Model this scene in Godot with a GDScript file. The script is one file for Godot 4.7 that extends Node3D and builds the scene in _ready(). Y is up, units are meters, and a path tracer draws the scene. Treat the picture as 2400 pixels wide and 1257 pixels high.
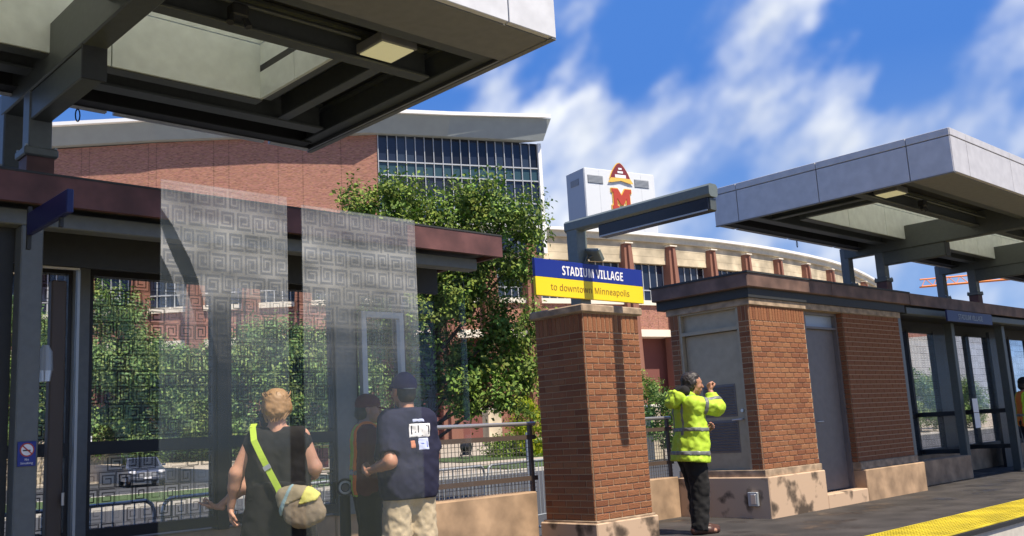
extends Node3D
# A light-rail stop across the tracks: shelter and canopy on the left, brick sign pillar,
# brick utility building, second canopy on the right, stadium behind. x runs along the platform, -z away from the tracks.

var used := {}
var M := {}
var rng := RandomNumberGenerator.new()
var wob := FastNoiseLite.new()
var brick_cache := {}

# ---------------------------------------------------------------- mesh building
class MB:
	var v := PackedVector3Array()
	var n := PackedVector3Array()
	var uv := PackedVector2Array()
	var ix := PackedInt32Array()
	func quad(a: Vector3, b: Vector3, c: Vector3, d: Vector3) -> MB:   # counter-clockwise seen from outside
		var nn := (b - a).cross(c - a)
		if nn.length_squared() < 1e-14:
			nn = (c - a).cross(d - a)
		nn = nn.normalized()
		var s := v.size()
		v.append_array([a, b, c, d])
		n.append_array([nn, nn, nn, nn])
		uv.append_array([Vector2(0, 1), Vector2(1, 1), Vector2(1, 0), Vector2(0, 0)])
		ix.append_array([s, s + 2, s + 1, s, s + 3, s + 2])
		return self
	func tri(a: Vector3, b: Vector3, c: Vector3) -> MB:
		var nn := (b - a).cross(c - a).normalized()
		var s := v.size()
		v.append_array([a, b, c])
		n.append_array([nn, nn, nn])
		uv.append_array([Vector2(0, 1), Vector2(1, 1), Vector2(1, 0)])
		ix.append_array([s, s + 2, s + 1])
		return self
	func hexa(p: Array) -> MB:   # 0-3 bottom ring, 4-7 top ring, both counter-clockwise seen from above
		quad(p[3], p[2], p[1], p[0])
		quad(p[4], p[5], p[6], p[7])
		for i in 4:
			var j := (i + 1) % 4
			quad(p[i], p[j], p[4 + j], p[4 + i])
		return self
	func box(lo: Vector3, hi: Vector3, c := 0.0) -> MB:
		if c <= 0.0:
			return hexa([Vector3(lo.x, lo.y, hi.z), Vector3(hi.x, lo.y, hi.z), Vector3(hi.x, lo.y, lo.z), Vector3(lo.x, lo.y, lo.z),
				Vector3(lo.x, hi.y, hi.z), Vector3(hi.x, hi.y, hi.z), Vector3(hi.x, hi.y, lo.z), Vector3(lo.x, hi.y, lo.z)])
		return obox((lo + hi) * 0.5, hi - lo, Basis(), c)
	func obox(m: Vector3, size: Vector3, b := Basis(), c := 0.0) -> MB:
		var h := size * 0.5
		if c <= 0.0:
			var q := []
			for y in [-1, 1]:
				for s in [[-1, 1], [1, 1], [1, -1], [-1, -1]]:
					q.append(m + b * Vector3(s[0] * h.x, y * h.y, s[1] * h.z))
			return hexa(q)
		c = minf(c, minf(h.x, minf(h.y, h.z)) * 0.9)
		var g := func(sx: int, sy: int, sz: int, ax: int) -> Vector3:
			var p := Vector3(sx * (h.x - c), sy * (h.y - c), sz * (h.z - c))
			p[ax] = [sx * h.x, sy * h.y, sz * h.z][ax]
			return m + b * p
		for s in [-1, 1]:
			_face([g.call(s, -1, -1, 0), g.call(s, 1, -1, 0), g.call(s, 1, 1, 0), g.call(s, -1, 1, 0)], m)
			_face([g.call(-1, s, -1, 1), g.call(1, s, -1, 1), g.call(1, s, 1, 1), g.call(-1, s, 1, 1)], m)
			_face([g.call(-1, -1, s, 2), g.call(1, -1, s, 2), g.call(1, 1, s, 2), g.call(-1, 1, s, 2)], m)
			for t in [-1, 1]:
				_face([g.call(s, t, -1, 0), g.call(s, t, 1, 0), g.call(s, t, 1, 1), g.call(s, t, -1, 1)], m)
				_face([g.call(s, -1, t, 0), g.call(s, 1, t, 0), g.call(s, 1, t, 2), g.call(s, -1, t, 2)], m)
				_face([g.call(-1, s, t, 1), g.call(1, s, t, 1), g.call(1, s, t, 2), g.call(-1, s, t, 2)], m)
				for r in [-1, 1]:
					var a: Vector3 = g.call(s, t, r, 0)
					var bb: Vector3 = g.call(s, t, r, 1)
					var cc: Vector3 = g.call(s, t, r, 2)
					if (bb - a).cross(cc - a).dot(a - m) > 0:
						tri(a, bb, cc)
					else:
						tri(a, cc, bb)
		return self
	func _face(p: Array, m: Vector3) -> void:
		if (p[1] - p[0]).cross(p[2] - p[0]).dot((p[0] + p[2]) * 0.5 - m) > 0:
			quad(p[0], p[1], p[2], p[3])
		else:
			quad(p[3], p[2], p[1], p[0])
	func tube(a: Vector3, b: Vector3, ra: float, rb: float, seg := 8, caps := true) -> MB:
		var d := (b - a).normalized()
		var u := d.cross(Vector3.UP if absf(d.y) < 0.9 else Vector3.RIGHT).normalized()
		var w := d.cross(u)
		var s := v.size()
		for i in seg:
			var t := TAU * i / seg
			var o := u * cos(t) + w * sin(t)
			v.append(a + o * ra)
			v.append(b + o * rb)
			n.append(o)
			n.append(o)
			uv.append(Vector2(float(i) / seg, 1))
			uv.append(Vector2(float(i) / seg, 0))
		for i in seg:
			var j := (i + 1) % seg
			var p := s + i * 2
			var q := s + j * 2
			ix.append_array([p, q + 1, q, p, p + 1, q + 1])
		if caps:
			for i in range(1, seg - 1):
				tri(v[s], v[s + (i + 1) * 2], v[s + i * 2])
				tri(v[s + 1], v[s + i * 2 + 1], v[s + (i + 1) * 2 + 1])
		return self
	func path(p: Array, r: float, seg := 8) -> MB:
		for i in p.size() - 1:
			tube(p[i], p[i + 1], r, r, seg)
		return self
	func prism(poly: PackedVector2Array, t: Transform3D, depth: float) -> MB:   # front at +z of t, polygon any turn
		if Geometry2D.is_polygon_clockwise(poly):
			poly.reverse()
		var f := Geometry2D.triangulate_polygon(poly)
		for i in range(0, f.size(), 3):
			var a := poly[f[i]]
			var b := poly[f[i + 1]]
			var c := poly[f[i + 2]]
			if (b - a).cross(c - a) < 0:
				var e := b
				b = c
				c = e
			tri(t * Vector3(a.x, a.y, depth), t * Vector3(b.x, b.y, depth), t * Vector3(c.x, c.y, depth))
			tri(t * Vector3(a.x, a.y, 0), t * Vector3(c.x, c.y, 0), t * Vector3(b.x, b.y, 0))
		for i in poly.size():
			var a := poly[i]
			var b := poly[(i + 1) % poly.size()]
			quad(t * Vector3(a.x, a.y, 0), t * Vector3(b.x, b.y, 0), t * Vector3(b.x, b.y, depth), t * Vector3(a.x, a.y, depth))
		return self
	func raw(vv: PackedVector3Array, nn: PackedVector3Array, ii: PackedInt32Array, t := Transform3D()) -> MB:
		var s := v.size()
		for k in vv.size():
			v.append(t * vv[k])
			n.append((t.basis * nn[k]).normalized())
			uv.append(Vector2.ZERO)
		for k in ii:
			ix.append(k + s)
		return self
	func mesh() -> ArrayMesh:
		var m := ArrayMesh.new()
		if v.is_empty():
			return m
		var a := []
		a.resize(Mesh.ARRAY_MAX)
		a[Mesh.ARRAY_VERTEX] = v
		a[Mesh.ARRAY_NORMAL] = n
		a[Mesh.ARRAY_TEX_UV] = uv
		a[Mesh.ARRAY_INDEX] = ix
		m.add_surface_from_arrays(Mesh.PRIMITIVE_TRIANGLES, a)
		return m

func numbered(called: String) -> String:
	if not used.has(called):
		used[called] = 0
		return called
	used[called] += 1
	return "%s_%03d" % [called, used[called]]

func thing(called: String, label: String, category: String, at := Vector3.ZERO, turn := 0.0, group := "") -> Node3D:
	var o := Node3D.new()
	o.name = numbered(called)
	add_child(o)
	o.position = at
	o.rotation.y = turn
	o.set_meta("label", label)
	o.set_meta("category", category)
	if group:
		o.set_meta("group", group)
	return o

func part(called: String, m, mat: Material, parent: Node, label := "", stuff := false) -> MeshInstance3D:
	var o := MeshInstance3D.new()
	o.name = called
	o.mesh = m.mesh() if m is MB else m
	o.material_override = mat
	parent.add_child(o, true)
	if label:
		o.set_meta("label", label)
	if stuff:
		o.set_meta("kind", "stuff")
	return o

func setting(called: String, m, mat: Material, kind := "structure") -> MeshInstance3D:
	var o := MeshInstance3D.new()
	o.name = numbered(called)
	o.mesh = m.mesh() if m is MB else m
	o.material_override = mat
	o.set_meta("kind", kind)
	add_child(o)
	return o

func bx(x0: float, y0: float, z0: float, x1: float, y1: float, z1: float, c := 0.0) -> MB:
	return MB.new().box(Vector3(minf(x0, x1), minf(y0, y1), minf(z0, z1)), Vector3(maxf(x0, x1), maxf(y0, y1), maxf(z0, z1)), c)

# ---------------------------------------------------------------- materials
func lin(r: float, g: float, b: float) -> Color:
	return Color(r, g, b).linear_to_srgb()

func noise_tex(freq: float, oct: int, dark: float, seed_: int, bump := false, lo := 0.25, hi := 0.75) -> NoiseTexture2D:
	var f := FastNoiseLite.new()
	f.noise_type = FastNoiseLite.TYPE_SIMPLEX_SMOOTH
	f.frequency = freq
	f.fractal_octaves = oct
	f.seed = seed_
	var t := NoiseTexture2D.new()
	t.width = 512
	t.height = 512
	t.seamless = true
	t.noise = f
	if bump:
		t.as_normal_map = true
		t.bump_strength = dark
	else:
		var r := Gradient.new()
		r.offsets = PackedFloat32Array([lo, hi])
		r.colors = PackedColorArray([Color(dark, dark, dark), Color.WHITE])
		t.color_ramp = r
	return t

var T := {}
func surf(c: Color, rough: float, tex := "", scale := 1.0, bump := "", bscale := 1.0, bstrength := 1.0, metal := 0.0) -> StandardMaterial3D:
	var m := StandardMaterial3D.new()
	m.albedo_color = c
	m.roughness = rough
	m.metallic = metal
	if tex or bump:
		m.uv1_triplanar = true
		m.uv1_world_triplanar = true
		m.uv1_scale = Vector3.ONE * scale
	if tex:
		m.albedo_texture = T[tex]
	if bump:
		m.normal_enabled = true
		m.normal_texture = T[bump]
		m.normal_scale = bstrength
	return m

func glassy(c: Color, alpha: float) -> StandardMaterial3D:
	var m := StandardMaterial3D.new()
	m.albedo_color = Color(c.r, c.g, c.b, alpha)
	m.transparency = BaseMaterial3D.TRANSPARENCY_ALPHA
	m.roughness = 0.03
	return m

func printed(img: Image) -> StandardMaterial3D:
	var m := StandardMaterial3D.new()
	m.albedo_texture = ImageTexture.create_from_image(img)
	m.transparency = BaseMaterial3D.TRANSPARENCY_ALPHA
	m.roughness = 0.6
	m.cull_mode = BaseMaterial3D.CULL_DISABLED
	return m

func materials() -> void:
	T.grain = noise_tex(0.03, 5, 0.93, 1, false, 0.1, 0.9)
	T.blotch = noise_tex(0.012, 6, 0.72, 2, false, 0.15, 0.85)
	T.speck = noise_tex(0.16, 3, 0.72, 3, false, 0.15, 0.85)
	T.stain = noise_tex(0.012, 6, 0.42, 4, false, 0.18, 0.45)
	T.rough_n = noise_tex(0.08, 5, 6.0, 5, true)
	T.soft_n = noise_tex(0.02, 3, 3.0, 6, true)
	T.courses = course_tex()
	M.white_panel = surf(lin(0.72, 0.73, 0.75), 0.45, "grain", 0.3)
	M.grey_panel = surf(lin(0.60, 0.59, 0.60), 0.45, "grain", 0.3)
	M.soffit = surf(lin(0.21, 0.215, 0.21), 0.5, "grain", 0.5)
	M.steel = surf(lin(0.092, 0.104, 0.097), 0.45, "grain", 0.8)
	M.steel_dark = surf(lin(0.032, 0.034, 0.034), 0.6, "grain", 0.8)
	M.post_grey = surf(lin(0.14, 0.152, 0.152), 0.42, "grain", 0.8)
	M.well = surf(lin(0.76, 0.82, 0.78), 0.5, "grain", 0.3)
	M.black_frame = surf(lin(0.012, 0.012, 0.013), 0.5)
	M.roof_metal = surf(lin(0.165, 0.07, 0.066), 0.6, "blotch", 0.4)
	M.roof_brown = surf(lin(0.21, 0.125, 0.095), 0.62, "blotch", 0.4)
	M.concrete = surf(lin(0.52, 0.35, 0.215), 0.88, "blotch", 0.32)
	M.cap_stone = surf(lin(0.50, 0.37, 0.25), 0.85, "blotch", 0.9)
	M.stained = surf(lin(0.54, 0.385, 0.26), 0.88, "stain", 0.36)
	M.mortar = surf(lin(0.66, 0.475, 0.31), 0.95, "speck", 1.5)
	for i in 6:
		var k: float = [1.0, 0.9, 1.07, 0.74, 0.95, 1.03][i]
		var h: float = [1.0, 0.95, 1.08, 0.9, 1.04, 0.98][i]
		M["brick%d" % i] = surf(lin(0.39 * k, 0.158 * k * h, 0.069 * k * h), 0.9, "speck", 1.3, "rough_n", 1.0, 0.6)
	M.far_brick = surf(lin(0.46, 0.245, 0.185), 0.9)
	M.far_brick.albedo_texture = T.courses
	M.far_brick.uv1_triplanar = true
	M.far_brick.uv1_world_triplanar = true
	M.far_brick.uv1_scale = Vector3.ONE * 0.22
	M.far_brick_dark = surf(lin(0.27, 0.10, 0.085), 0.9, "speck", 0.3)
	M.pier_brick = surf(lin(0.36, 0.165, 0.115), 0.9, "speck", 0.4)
	M.cream = surf(lin(0.80, 0.68, 0.48), 0.85, "blotch", 0.05)
	M.cornice = surf(lin(0.60, 0.56, 0.46), 0.8, "grain", 0.1)
	M.white_edge = surf(lin(0.85, 0.86, 0.86), 0.5)
	M.sill = surf(lin(0.8, 0.74, 0.62), 0.8)
	M.mullion = surf(lin(0.42, 0.45, 0.49), 0.4)
	M.tower_fascia = surf(lin(0.30, 0.335, 0.34), 0.5, "grain", 0.05)
	M.far_glass0 = surf(lin(0.018, 0.026, 0.05), 0.08)
	M.far_glass1 = surf(lin(0.03, 0.045, 0.075), 0.1)
	M.far_glass2 = surf(lin(0.035, 0.075, 0.095), 0.15)
	M.far_glass3 = surf(lin(0.012, 0.014, 0.022), 0.06)
	M.asphalt = surf(lin(0.075, 0.077, 0.082), 0.85, "speck", 1.0, "rough_n", 1.0, 0.4)
	M.platform = surf(lin(0.062, 0.055, 0.051), 0.55, "blotch", 0.22)
	M.platform.roughness_texture = T.stain
	M.platform.roughness = 0.85
	M.bed = surf(lin(0.2, 0.18, 0.155), 0.9, "speck", 0.8, "rough_n", 1.0, 0.6)
	M.plaza = surf(lin(0.44, 0.38, 0.30), 0.9, "grain", 0.2)
	M.kerb = surf(lin(0.55, 0.52, 0.46), 0.9, "grain", 0.6)
	M.ground = surf(lin(0.22, 0.21, 0.18), 0.9, "blotch", 0.05)
	M.grass = surf(lin(0.075, 0.13, 0.032), 0.95, "speck", 1.0)
	M.yellow = surf(lin(0.84, 0.67, 0.04), 0.55, "blotch", 0.25)
	M.sign_blue = surf(lin(0.012, 0.028, 0.24), 0.35)
	M.sign_navy = surf(lin(0.008, 0.012, 0.09), 0.4)
	M.sign_yellow = surf(lin(0.87, 0.66, 0.012), 0.4)
	M.white = surf(lin(0.82, 0.82, 0.84), 0.5)
	M.ochre = surf(lin(0.30, 0.16, 0.02), 0.5)
	M.red = surf(lin(0.46, 0.055, 0.03), 0.5)
	M.maroon = surf(lin(0.20, 0.022, 0.03), 0.6)
	M.gold = surf(lin(0.80, 0.50, 0.10), 0.5)
	M.orange = surf(lin(0.75, 0.22, 0.03), 0.5)
	M.stainless = surf(lin(0.45, 0.375, 0.26), 0.5, "grain", 0.4, "", 1.0, 1.0, 0.15)
	M.stainless_dark = surf(lin(0.21, 0.182, 0.168), 0.45, "grain", 0.4, "", 1.0, 1.0, 0.15)
	M.bright_steel = surf(lin(0.62, 0.60, 0.58), 0.3, "", 1.0, "", 1.0, 1.0, 0.75)
	M.bar_brown = surf(lin(0.09, 0.065, 0.05), 0.5)
	M.wire = surf(lin(0.10, 0.095, 0.085), 0.55)
	M.galv = surf(lin(0.42, 0.45, 0.47), 0.45, "", 1.0, "", 1.0, 1.0, 0.4)
	M.pole_grey = surf(lin(0.16, 0.19, 0.18), 0.4, "grain", 1.0)
	M.display = surf(lin(0.012, 0.013, 0.02), 0.25)
	M.lamp = surf(lin(0.72, 0.68, 0.42), 0.5)
	M.lamp.emission_enabled = true
	M.lamp.emission = lin(0.9, 0.82, 0.45)
	M.lamp.emission_energy_multiplier = 0.22
	M.board = surf(lin(0.66, 0.69, 0.72), 0.6)
	M.board_side = surf(lin(0.42, 0.45, 0.49), 0.6)
	M.louvre = surf(lin(0.25, 0.26, 0.27), 0.6)
	M.bark = surf(lin(0.10, 0.075, 0.055), 0.95, "speck", 1.2, "rough_n", 1.0, 1.0)
	M.glass = glassy(Color(0.85, 0.95, 0.92), 0.012)
	M.glass.metallic_specular = 0.35
	M.clear = glassy(Color(0.85, 0.95, 0.92), 0.01)
	M.clear.metallic_specular = 0.25
	M.frost = surf(lin(0.85, 0.88, 0.84), 0.5)
	M.frost.backlight_enabled = true
	M.frost.backlight = Color(1, 1, 0.97)
	M.skin_w = surf(lin(0.50, 0.265, 0.175), 0.55)
	M.skin_m = surf(lin(0.43, 0.215, 0.135), 0.55)
	M.skin_d = surf(lin(0.36, 0.19, 0.13), 0.55)
	for k in ["skin_w", "skin_m", "skin_d"]:
		M[k].subsurf_scatter_enabled = true
		M[k].subsurf_scatter_strength = 0.1
	M.black_cloth = surf(lin(0.012, 0.0115, 0.012), 0.9, "speck", 3.0)
	M.navy_cloth = surf(lin(0.014, 0.016, 0.052), 0.9, "speck", 3.0)
	M.cap_navy = surf(lin(0.036, 0.024, 0.135), 0.85, "speck", 3.0)
	M.khaki = surf(lin(0.56, 0.46, 0.31), 0.9, "grain", 2.0)
	M.hivis = surf(lin(0.50, 0.72, 0.045), 0.7, "grain", 2.0)
	M.hivis_orange = surf(lin(0.85, 0.22, 0.03), 0.7)
	M.reflect = surf(lin(0.17, 0.18, 0.175), 0.4)
	M.maroon_cloth = surf(lin(0.15, 0.022, 0.03), 0.9, "speck", 3.0)
	M.hair_blonde = surf(lin(0.44, 0.26, 0.115), 0.55, "speck", 4.0)
	M.hair_dark = surf(lin(0.035, 0.028, 0.026), 0.55, "speck", 4.0)
	M.shoe = surf(lin(0.075, 0.032, 0.022), 0.45)
	M.strap = surf(lin(0.42, 0.60, 0.05), 0.75, "grain", 3.0)
	M.bag = surf(lin(0.25, 0.20, 0.14), 0.85, "grain", 3.0)
	M.bag_yellow = surf(lin(0.66, 0.63, 0.17), 0.8, "grain", 3.0)
	M.bag_blue = surf(lin(0.36, 0.54, 0.58), 0.8, "speck", 4.0)
	M.print_blue = surf(lin(0.10, 0.14, 0.5), 0.8)
	M.print_pale = surf(lin(0.5, 0.56, 0.8), 0.8)
	M.orange_print = surf(lin(0.5, 0.2, 0.12), 0.8)
	M.bag_flap = surf(lin(0.34, 0.29, 0.19), 0.85, "grain", 3.0)
	M.eye = surf(lin(0.02, 0.015, 0.01), 0.2)
	M.rubber = surf(lin(0.015, 0.015, 0.016), 0.7)
	M.car_paint = surf(lin(0.045, 0.055, 0.085), 0.25)
	M.car_paint.clearcoat_enabled = true
	M.car_glass = surf(lin(0.01, 0.012, 0.015), 0.05)
	M.lime_leaf = leafy(Color(0.36, 0.42, 0.03))
	M.leaf = leafy(Color(0.185, 0.275, 0.062))
	M.leaf_far = leafy(Color(0.19, 0.29, 0.10))

func leafy(c: Color) -> StandardMaterial3D:
	var m := StandardMaterial3D.new()
	m.albedo_color = lin(c.r, c.g, c.b)
	m.vertex_color_use_as_albedo = true
	m.roughness = 0.55
	m.metallic_specular = 0.3
	m.cull_mode = BaseMaterial3D.CULL_DISABLED
	m.backlight_enabled = true
	m.backlight = Color(c.r * 1.6, c.g * 1.8, c.b)
	return m

func course_tex() -> ImageTexture:   # colour variation of brickwork too far away to tell bricks apart
	var im := Image.create_empty(512, 512, false, Image.FORMAT_RGB8)
	var r := RandomNumberGenerator.new()
	r.seed = 77
	for j in 64:
		for i in 27:
			var k := r.randf_range(0.82, 1.0)
			if r.randf() < 0.12:
				k *= 0.8
			im.fill_rect(Rect2i(i * 19 - (9 if j % 2 else 0), j * 8, 19, 8), Color(k, k * r.randf_range(0.92, 1.0), k * r.randf_range(0.88, 1.0)))
	return ImageTexture.create_from_image(im)

# a field of square spirals printed on glass
func spiral_rects(s: int, r: RandomNumberGenerator, w: int, h: int) -> Array:
	var out := []
	for cy in range(0, h / s + 1):
		for cx in range(-1, w / s + 1):
			var ox := cx * s + (s / 2 if cy % 3 == 1 else 0)
			var oy := cy * s
			var t := maxi(2, int(s * 0.085))
			var turn := r.randi() % 4
			var flip := r.randf() < 0.5
			var a := int(s * 0.06)
			var b := s - a
			var pts := [Vector2i(a, b), Vector2i(a, a), Vector2i(b, a), Vector2i(b, b)]
			var p := int(s * 0.21)
			pts.append_array([Vector2i(a + p, b), Vector2i(a + p, a + p), Vector2i(b - p, a + p), Vector2i(b - p, b - p), Vector2i(a + 2 * p - 1, b - p), Vector2i(a + 2 * p - 1, a + 2 * p)])
			var q := []
			for v in pts:
				var c := Vector2(v.x - s * 0.5, v.y - s * 0.5)
				if flip:
					c.x = -c.x
				for k in turn:
					c = Vector2(-c.y, c.x)
				q.append(Vector2i(int(c.x + s * 0.5) + ox, int(c.y + s * 0.5) + oy))
			for k in q.size() - 1:
				var lo := Vector2i(mini(q[k].x, q[k + 1].x), mini(q[k].y, q[k + 1].y))
				var hi := Vector2i(maxi(q[k].x, q[k + 1].x), maxi(q[k].y, q[k + 1].y))
				out.append(Rect2i(lo, hi - lo + Vector2i(t, t)))
	return out

func fret_image(w: int, h: int, s: int, ground: Color, line: Color, seed_: int) -> Image:
	var im := Image.create_empty(w, h, false, Image.FORMAT_RGBA8)
	im.fill(ground)
	var r := RandomNumberGenerator.new()
	r.seed = seed_
	var k := 0
	var a := 1.0
	for q in spiral_rects(s, r, w, h):
		if k % 9 == 0:
			a = clampf(0.72 + r.randfn() * 0.28, 0.15, 1.0)
		k += 1
		im.fill_rect(q, Color(line.r, line.g, line.b, line.a * a))
	return im

# ---------------------------------------------------------------- sky
func sky_panorama() -> Image:
	var w := 1536
	var h := 768
	var im := Image.create_empty(w, h, false, Image.FORMAT_RGBF)
	var f := FastNoiseLite.new()
	f.noise_type = FastNoiseLite.TYPE_SIMPLEX_SMOOTH
	f.fractal_octaves = 6
	f.fractal_gain = 0.55
	f.frequency = 1.0
	f.seed = 11
	var streak := Vector3(0.48, 0.62, 0.62).normalized()
	# cloud banks and clear patches by direction (x, y, z, width, weight)
	var banks := [[0.735, 0.275, -0.62, 0.10, 0.42], [0.785, 0.335, -0.52, 0.05, 0.34], [0.805, 0.40, -0.46, 0.05, 0.30], [0.86, 0.27, -0.43, 0.08, 0.26], [0.685, 0.33, -0.65, 0.04, 0.22],
		[0.68, 0.405, -0.61, 0.035, 0.20], [0.905, 0.34, -0.25, 0.06, 0.28], [0.90, 0.30, -0.30, 0.03, 0.2], [0.71, 0.215, -0.67, 0.10, 0.66], [0.91, 0.14, -0.39, 0.14, 0.2], [0.64, 0.33, -0.69, 0.06, 0.2], [0.78, 0.20, -0.58, 0.08, 0.3],
		[0.735, 0.40, -0.55, 0.045, -0.42], [0.735, 0.35, -0.585, 0.03, -0.26], [0.87, 0.37, -0.34, 0.08, -0.36], [0.89, 0.31, -0.36, 0.04, -0.2], [0.66, 0.36, -0.66, 0.03, -0.2], [0.84, 0.225, -0.49, 0.04, -0.12]]
	var dirs := []
	for b in banks:
		dirs.append([Vector3(b[0], b[1], b[2]).normalized(), 1.0 / (b[3] * b[3]), b[4]])
	for j in h:
		var el := PI * (0.5 - (j + 0.5) / h)
		if j > h * 0.53:
			im.fill_rect(Rect2i(0, j, w, h - j), Color(0.30, 0.31, 0.30))
			break
		var ce := cos(el)
		var y := sin(el)
		var yy := clampf(y, 0.0, 1.0)
		var blue := Color(0.26, 0.40, 0.62).lerp(Color(0.058, 0.172, 0.50), pow(clampf(yy * 2.9, 0, 1), 0.75)).lerp(Color(0.025, 0.09, 0.36), clampf((yy - 0.45) * 1.6, 0, 1))
		for i in w:
			var az := TAU * (i + 0.5) / w
			var d := Vector3(sin(az) * ce, y, -cos(az) * ce)
			var along := d.dot(streak)
			var p := (d - streak * along * 0.5) * 6.6
			var bias := 0.0
			for b in dirs:
				var e: float = (d - b[0]).length_squared() * b[1]
				if e < 6.0:
					bias += b[2] * exp(-e)
			var nn := f.get_noise_3dv(p) * 0.78 + f.get_noise_3dv(p * 2.6 + Vector3(5, 1, 9)) * 0.5
			var c := clampf((nn + bias * 1.15 + 0.10) * 1.3, 0, 1)
			c = c * c * (3 - 2 * c)
			var lump := clampf(0.5 + f.get_noise_3dv(p * 1.7 + Vector3(9, 3, 1)) * 0.9, 0, 1)
			var cl := Color(0.50, 0.545, 0.63).lerp(Color(0.76, 0.78, 0.81), lump)
			var wisp := clampf(0.62 + f.get_noise_3dv(p * 2.1 + Vector3(2, 7, 4)) * 1.1, 0.25, 1.0)
			im.set_pixel(i, j, blue.lerp(cl, c * wisp * 0.97))
	return im

# ---------------------------------------------------------------- flesh and cloth: smooth union of tapered capsules, meshed as surface nets
func bn(a: Vector3, b: Vector3, ra: float, rb: float, deep := 1.0, cut := 0) -> Array:
	return [a, b, ra, rb, deep, cut]

func flesh(mb: MB, bones: Array, cell: float, k: float, clips := [], ripple := 0.0, rf := 20.0, t := Transform3D()) -> void:
	var lo := Vector3.ONE * 1e9
	var hi := Vector3.ONE * -1e9
	for b in bones:
		var r: float = maxf(b[2], b[3]) + k + cell * 3.0
		lo = lo.min(b[0] - Vector3.ONE * r).min(b[1] - Vector3.ONE * r)
		hi = hi.max(b[0] + Vector3.ONE * r).max(b[1] + Vector3.ONE * r)
	var nx := int((hi.x - lo.x) / cell) + 2
	var ny := int((hi.y - lo.y) / cell) + 2
	var nz := int((hi.z - lo.z) / cell) + 2
	var f := PackedFloat32Array()
	f.resize(nx * ny * nz)
	f.fill(1.0)
	var sy := nx
	var sz := nx * ny
	for b in bones:
		var a: Vector3 = b[0]
		var c: Vector3 = b[1]
		var ra: float = b[2]
		var dr: float = b[3] - ra
		var deep: float = b[4]
		var cut: int = b[5]
		var inv_deep := 1.0 / deep
		var ba := c - a
		var dir := ba.normalized()
		ba.z *= inv_deep
		var inv := 1.0 / maxf(ba.length_squared(), 1e-9)
		var r: float = maxf(ra, b[3]) * maxf(1.0, deep) + k + cell * 2.0
		var l := ((a.min(c) - Vector3.ONE * r - lo) / cell).floor()
		var g := ((a.max(c) + Vector3.ONE * r - lo) / cell).ceil()
		var x0 := maxi(0, int(l.x))
		var x1 := mini(nx - 1, int(g.x))
		for z in range(maxi(0, int(l.z)), mini(nz - 1, int(g.z)) + 1):
			for y in range(maxi(0, int(l.y)), mini(ny - 1, int(g.y)) + 1):
				var at := z * sz + y * sy
				for x in range(x0, x1 + 1):
					var p := lo + Vector3(x, y, z) * cell
					var q := p - a
					q.z *= inv_deep
					var hh := clampf(q.dot(ba) * inv, 0.0, 1.0)
					var d := (q - ba * hh).length() - ra - dr * hh
					if deep < 1.0:
						d *= deep
					if cut & 1:
						d = maxf(d, (p - c).dot(dir))
					if cut & 2:
						d = maxf(d, -(p - a).dot(dir))
					var o := f[at + x]
					var df := absf(o - d)
					if df < k:
						var e := (k - df) / k
						f[at + x] = minf(o, d) - e * e * k * 0.25
					elif d < o:
						f[at + x] = d
	if ripple > 0.0 or not clips.is_empty():
		for z in nz:
			for y in ny:
				for x in nx:
					var i := z * sz + y * sy + x
					var o := f[i]
					if o > cell * 4.0:
						continue
					var p := lo + Vector3(x, y, z) * cell
					if ripple > 0.0 and o > -cell * 4.0:
						o += ripple * wob.get_noise_3dv(p * rf)
					for c in clips:
						o = maxf(o, c[0].dot(p) - c[1])
					f[i] = o
	var idx := PackedInt32Array()
	idx.resize(nx * ny * nz)
	idx.fill(-1)
	var vv := PackedVector3Array()
	var nn := PackedVector3Array()
	var ii := PackedInt32Array()
	var offs := [0, 1, sy, sy + 1, sz, sz + 1, sz + sy, sz + sy + 1]
	var edges := [[0, 1], [2, 3], [4, 5], [6, 7], [0, 2], [1, 3], [4, 6], [5, 7], [0, 4], [1, 5], [2, 6], [3, 7]]
	var corner := []
	for q in 8:
		corner.append(Vector3(q & 1, (q >> 1) & 1, (q >> 2) & 1))
	var lim := cell * 2.2
	for z in nz - 1:
		for y in ny - 1:
			var at := z * sz + y * sy
			for x in nx - 1:
				var i := at + x
				if absf(f[i]) > lim:
					continue
				var m := 0
				for q in 8:
					if f[i + offs[q]] < 0.0:
						m |= 1 << q
				if m == 0 or m == 255:
					continue
				var sum := Vector3.ZERO
				var cnt := 0
				for e in edges:
					var d0 := f[i + offs[e[0]]]
					var d1 := f[i + offs[e[1]]]
					if (d0 < 0.0) != (d1 < 0.0):
						sum += (corner[e[0]] as Vector3).lerp(corner[e[1]], d0 / (d0 - d1))
						cnt += 1
				idx[i] = vv.size()
				vv.append(lo + (Vector3(x, y, z) + sum / cnt) * cell)
				nn.append(Vector3.ZERO)
	var st := [1, sy, sz]
	for z in range(1, nz - 1):
		for y in range(1, ny - 1):
			var at := z * sz + y * sy
			for x in range(1, nx - 1):
				var i := at + x
				if idx[i] < 0 and absf(f[i]) > lim:
					continue
				var inside := f[i] < 0.0
				for ax in 3:
					if (f[i + st[ax]] < 0.0) == inside:
						continue
					var u: int = st[(ax + 1) % 3]
					var w: int = st[(ax + 2) % 3]
					var a := idx[i]
					var b := idx[i - u]
					var c := idx[i - u - w]
					var d := idx[i - w]
					if a < 0 or b < 0 or c < 0 or d < 0:
						continue
					if inside:
						ii.append_array([a, c, b, a, d, c])
					else:
						ii.append_array([a, b, c, a, c, d])
	for q in range(0, ii.size(), 3):
		var e := (vv[ii[q + 2]] - vv[ii[q]]).cross(vv[ii[q + 1]] - vv[ii[q]])
		for s in 3:
			nn[ii[q + s]] += e
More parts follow.
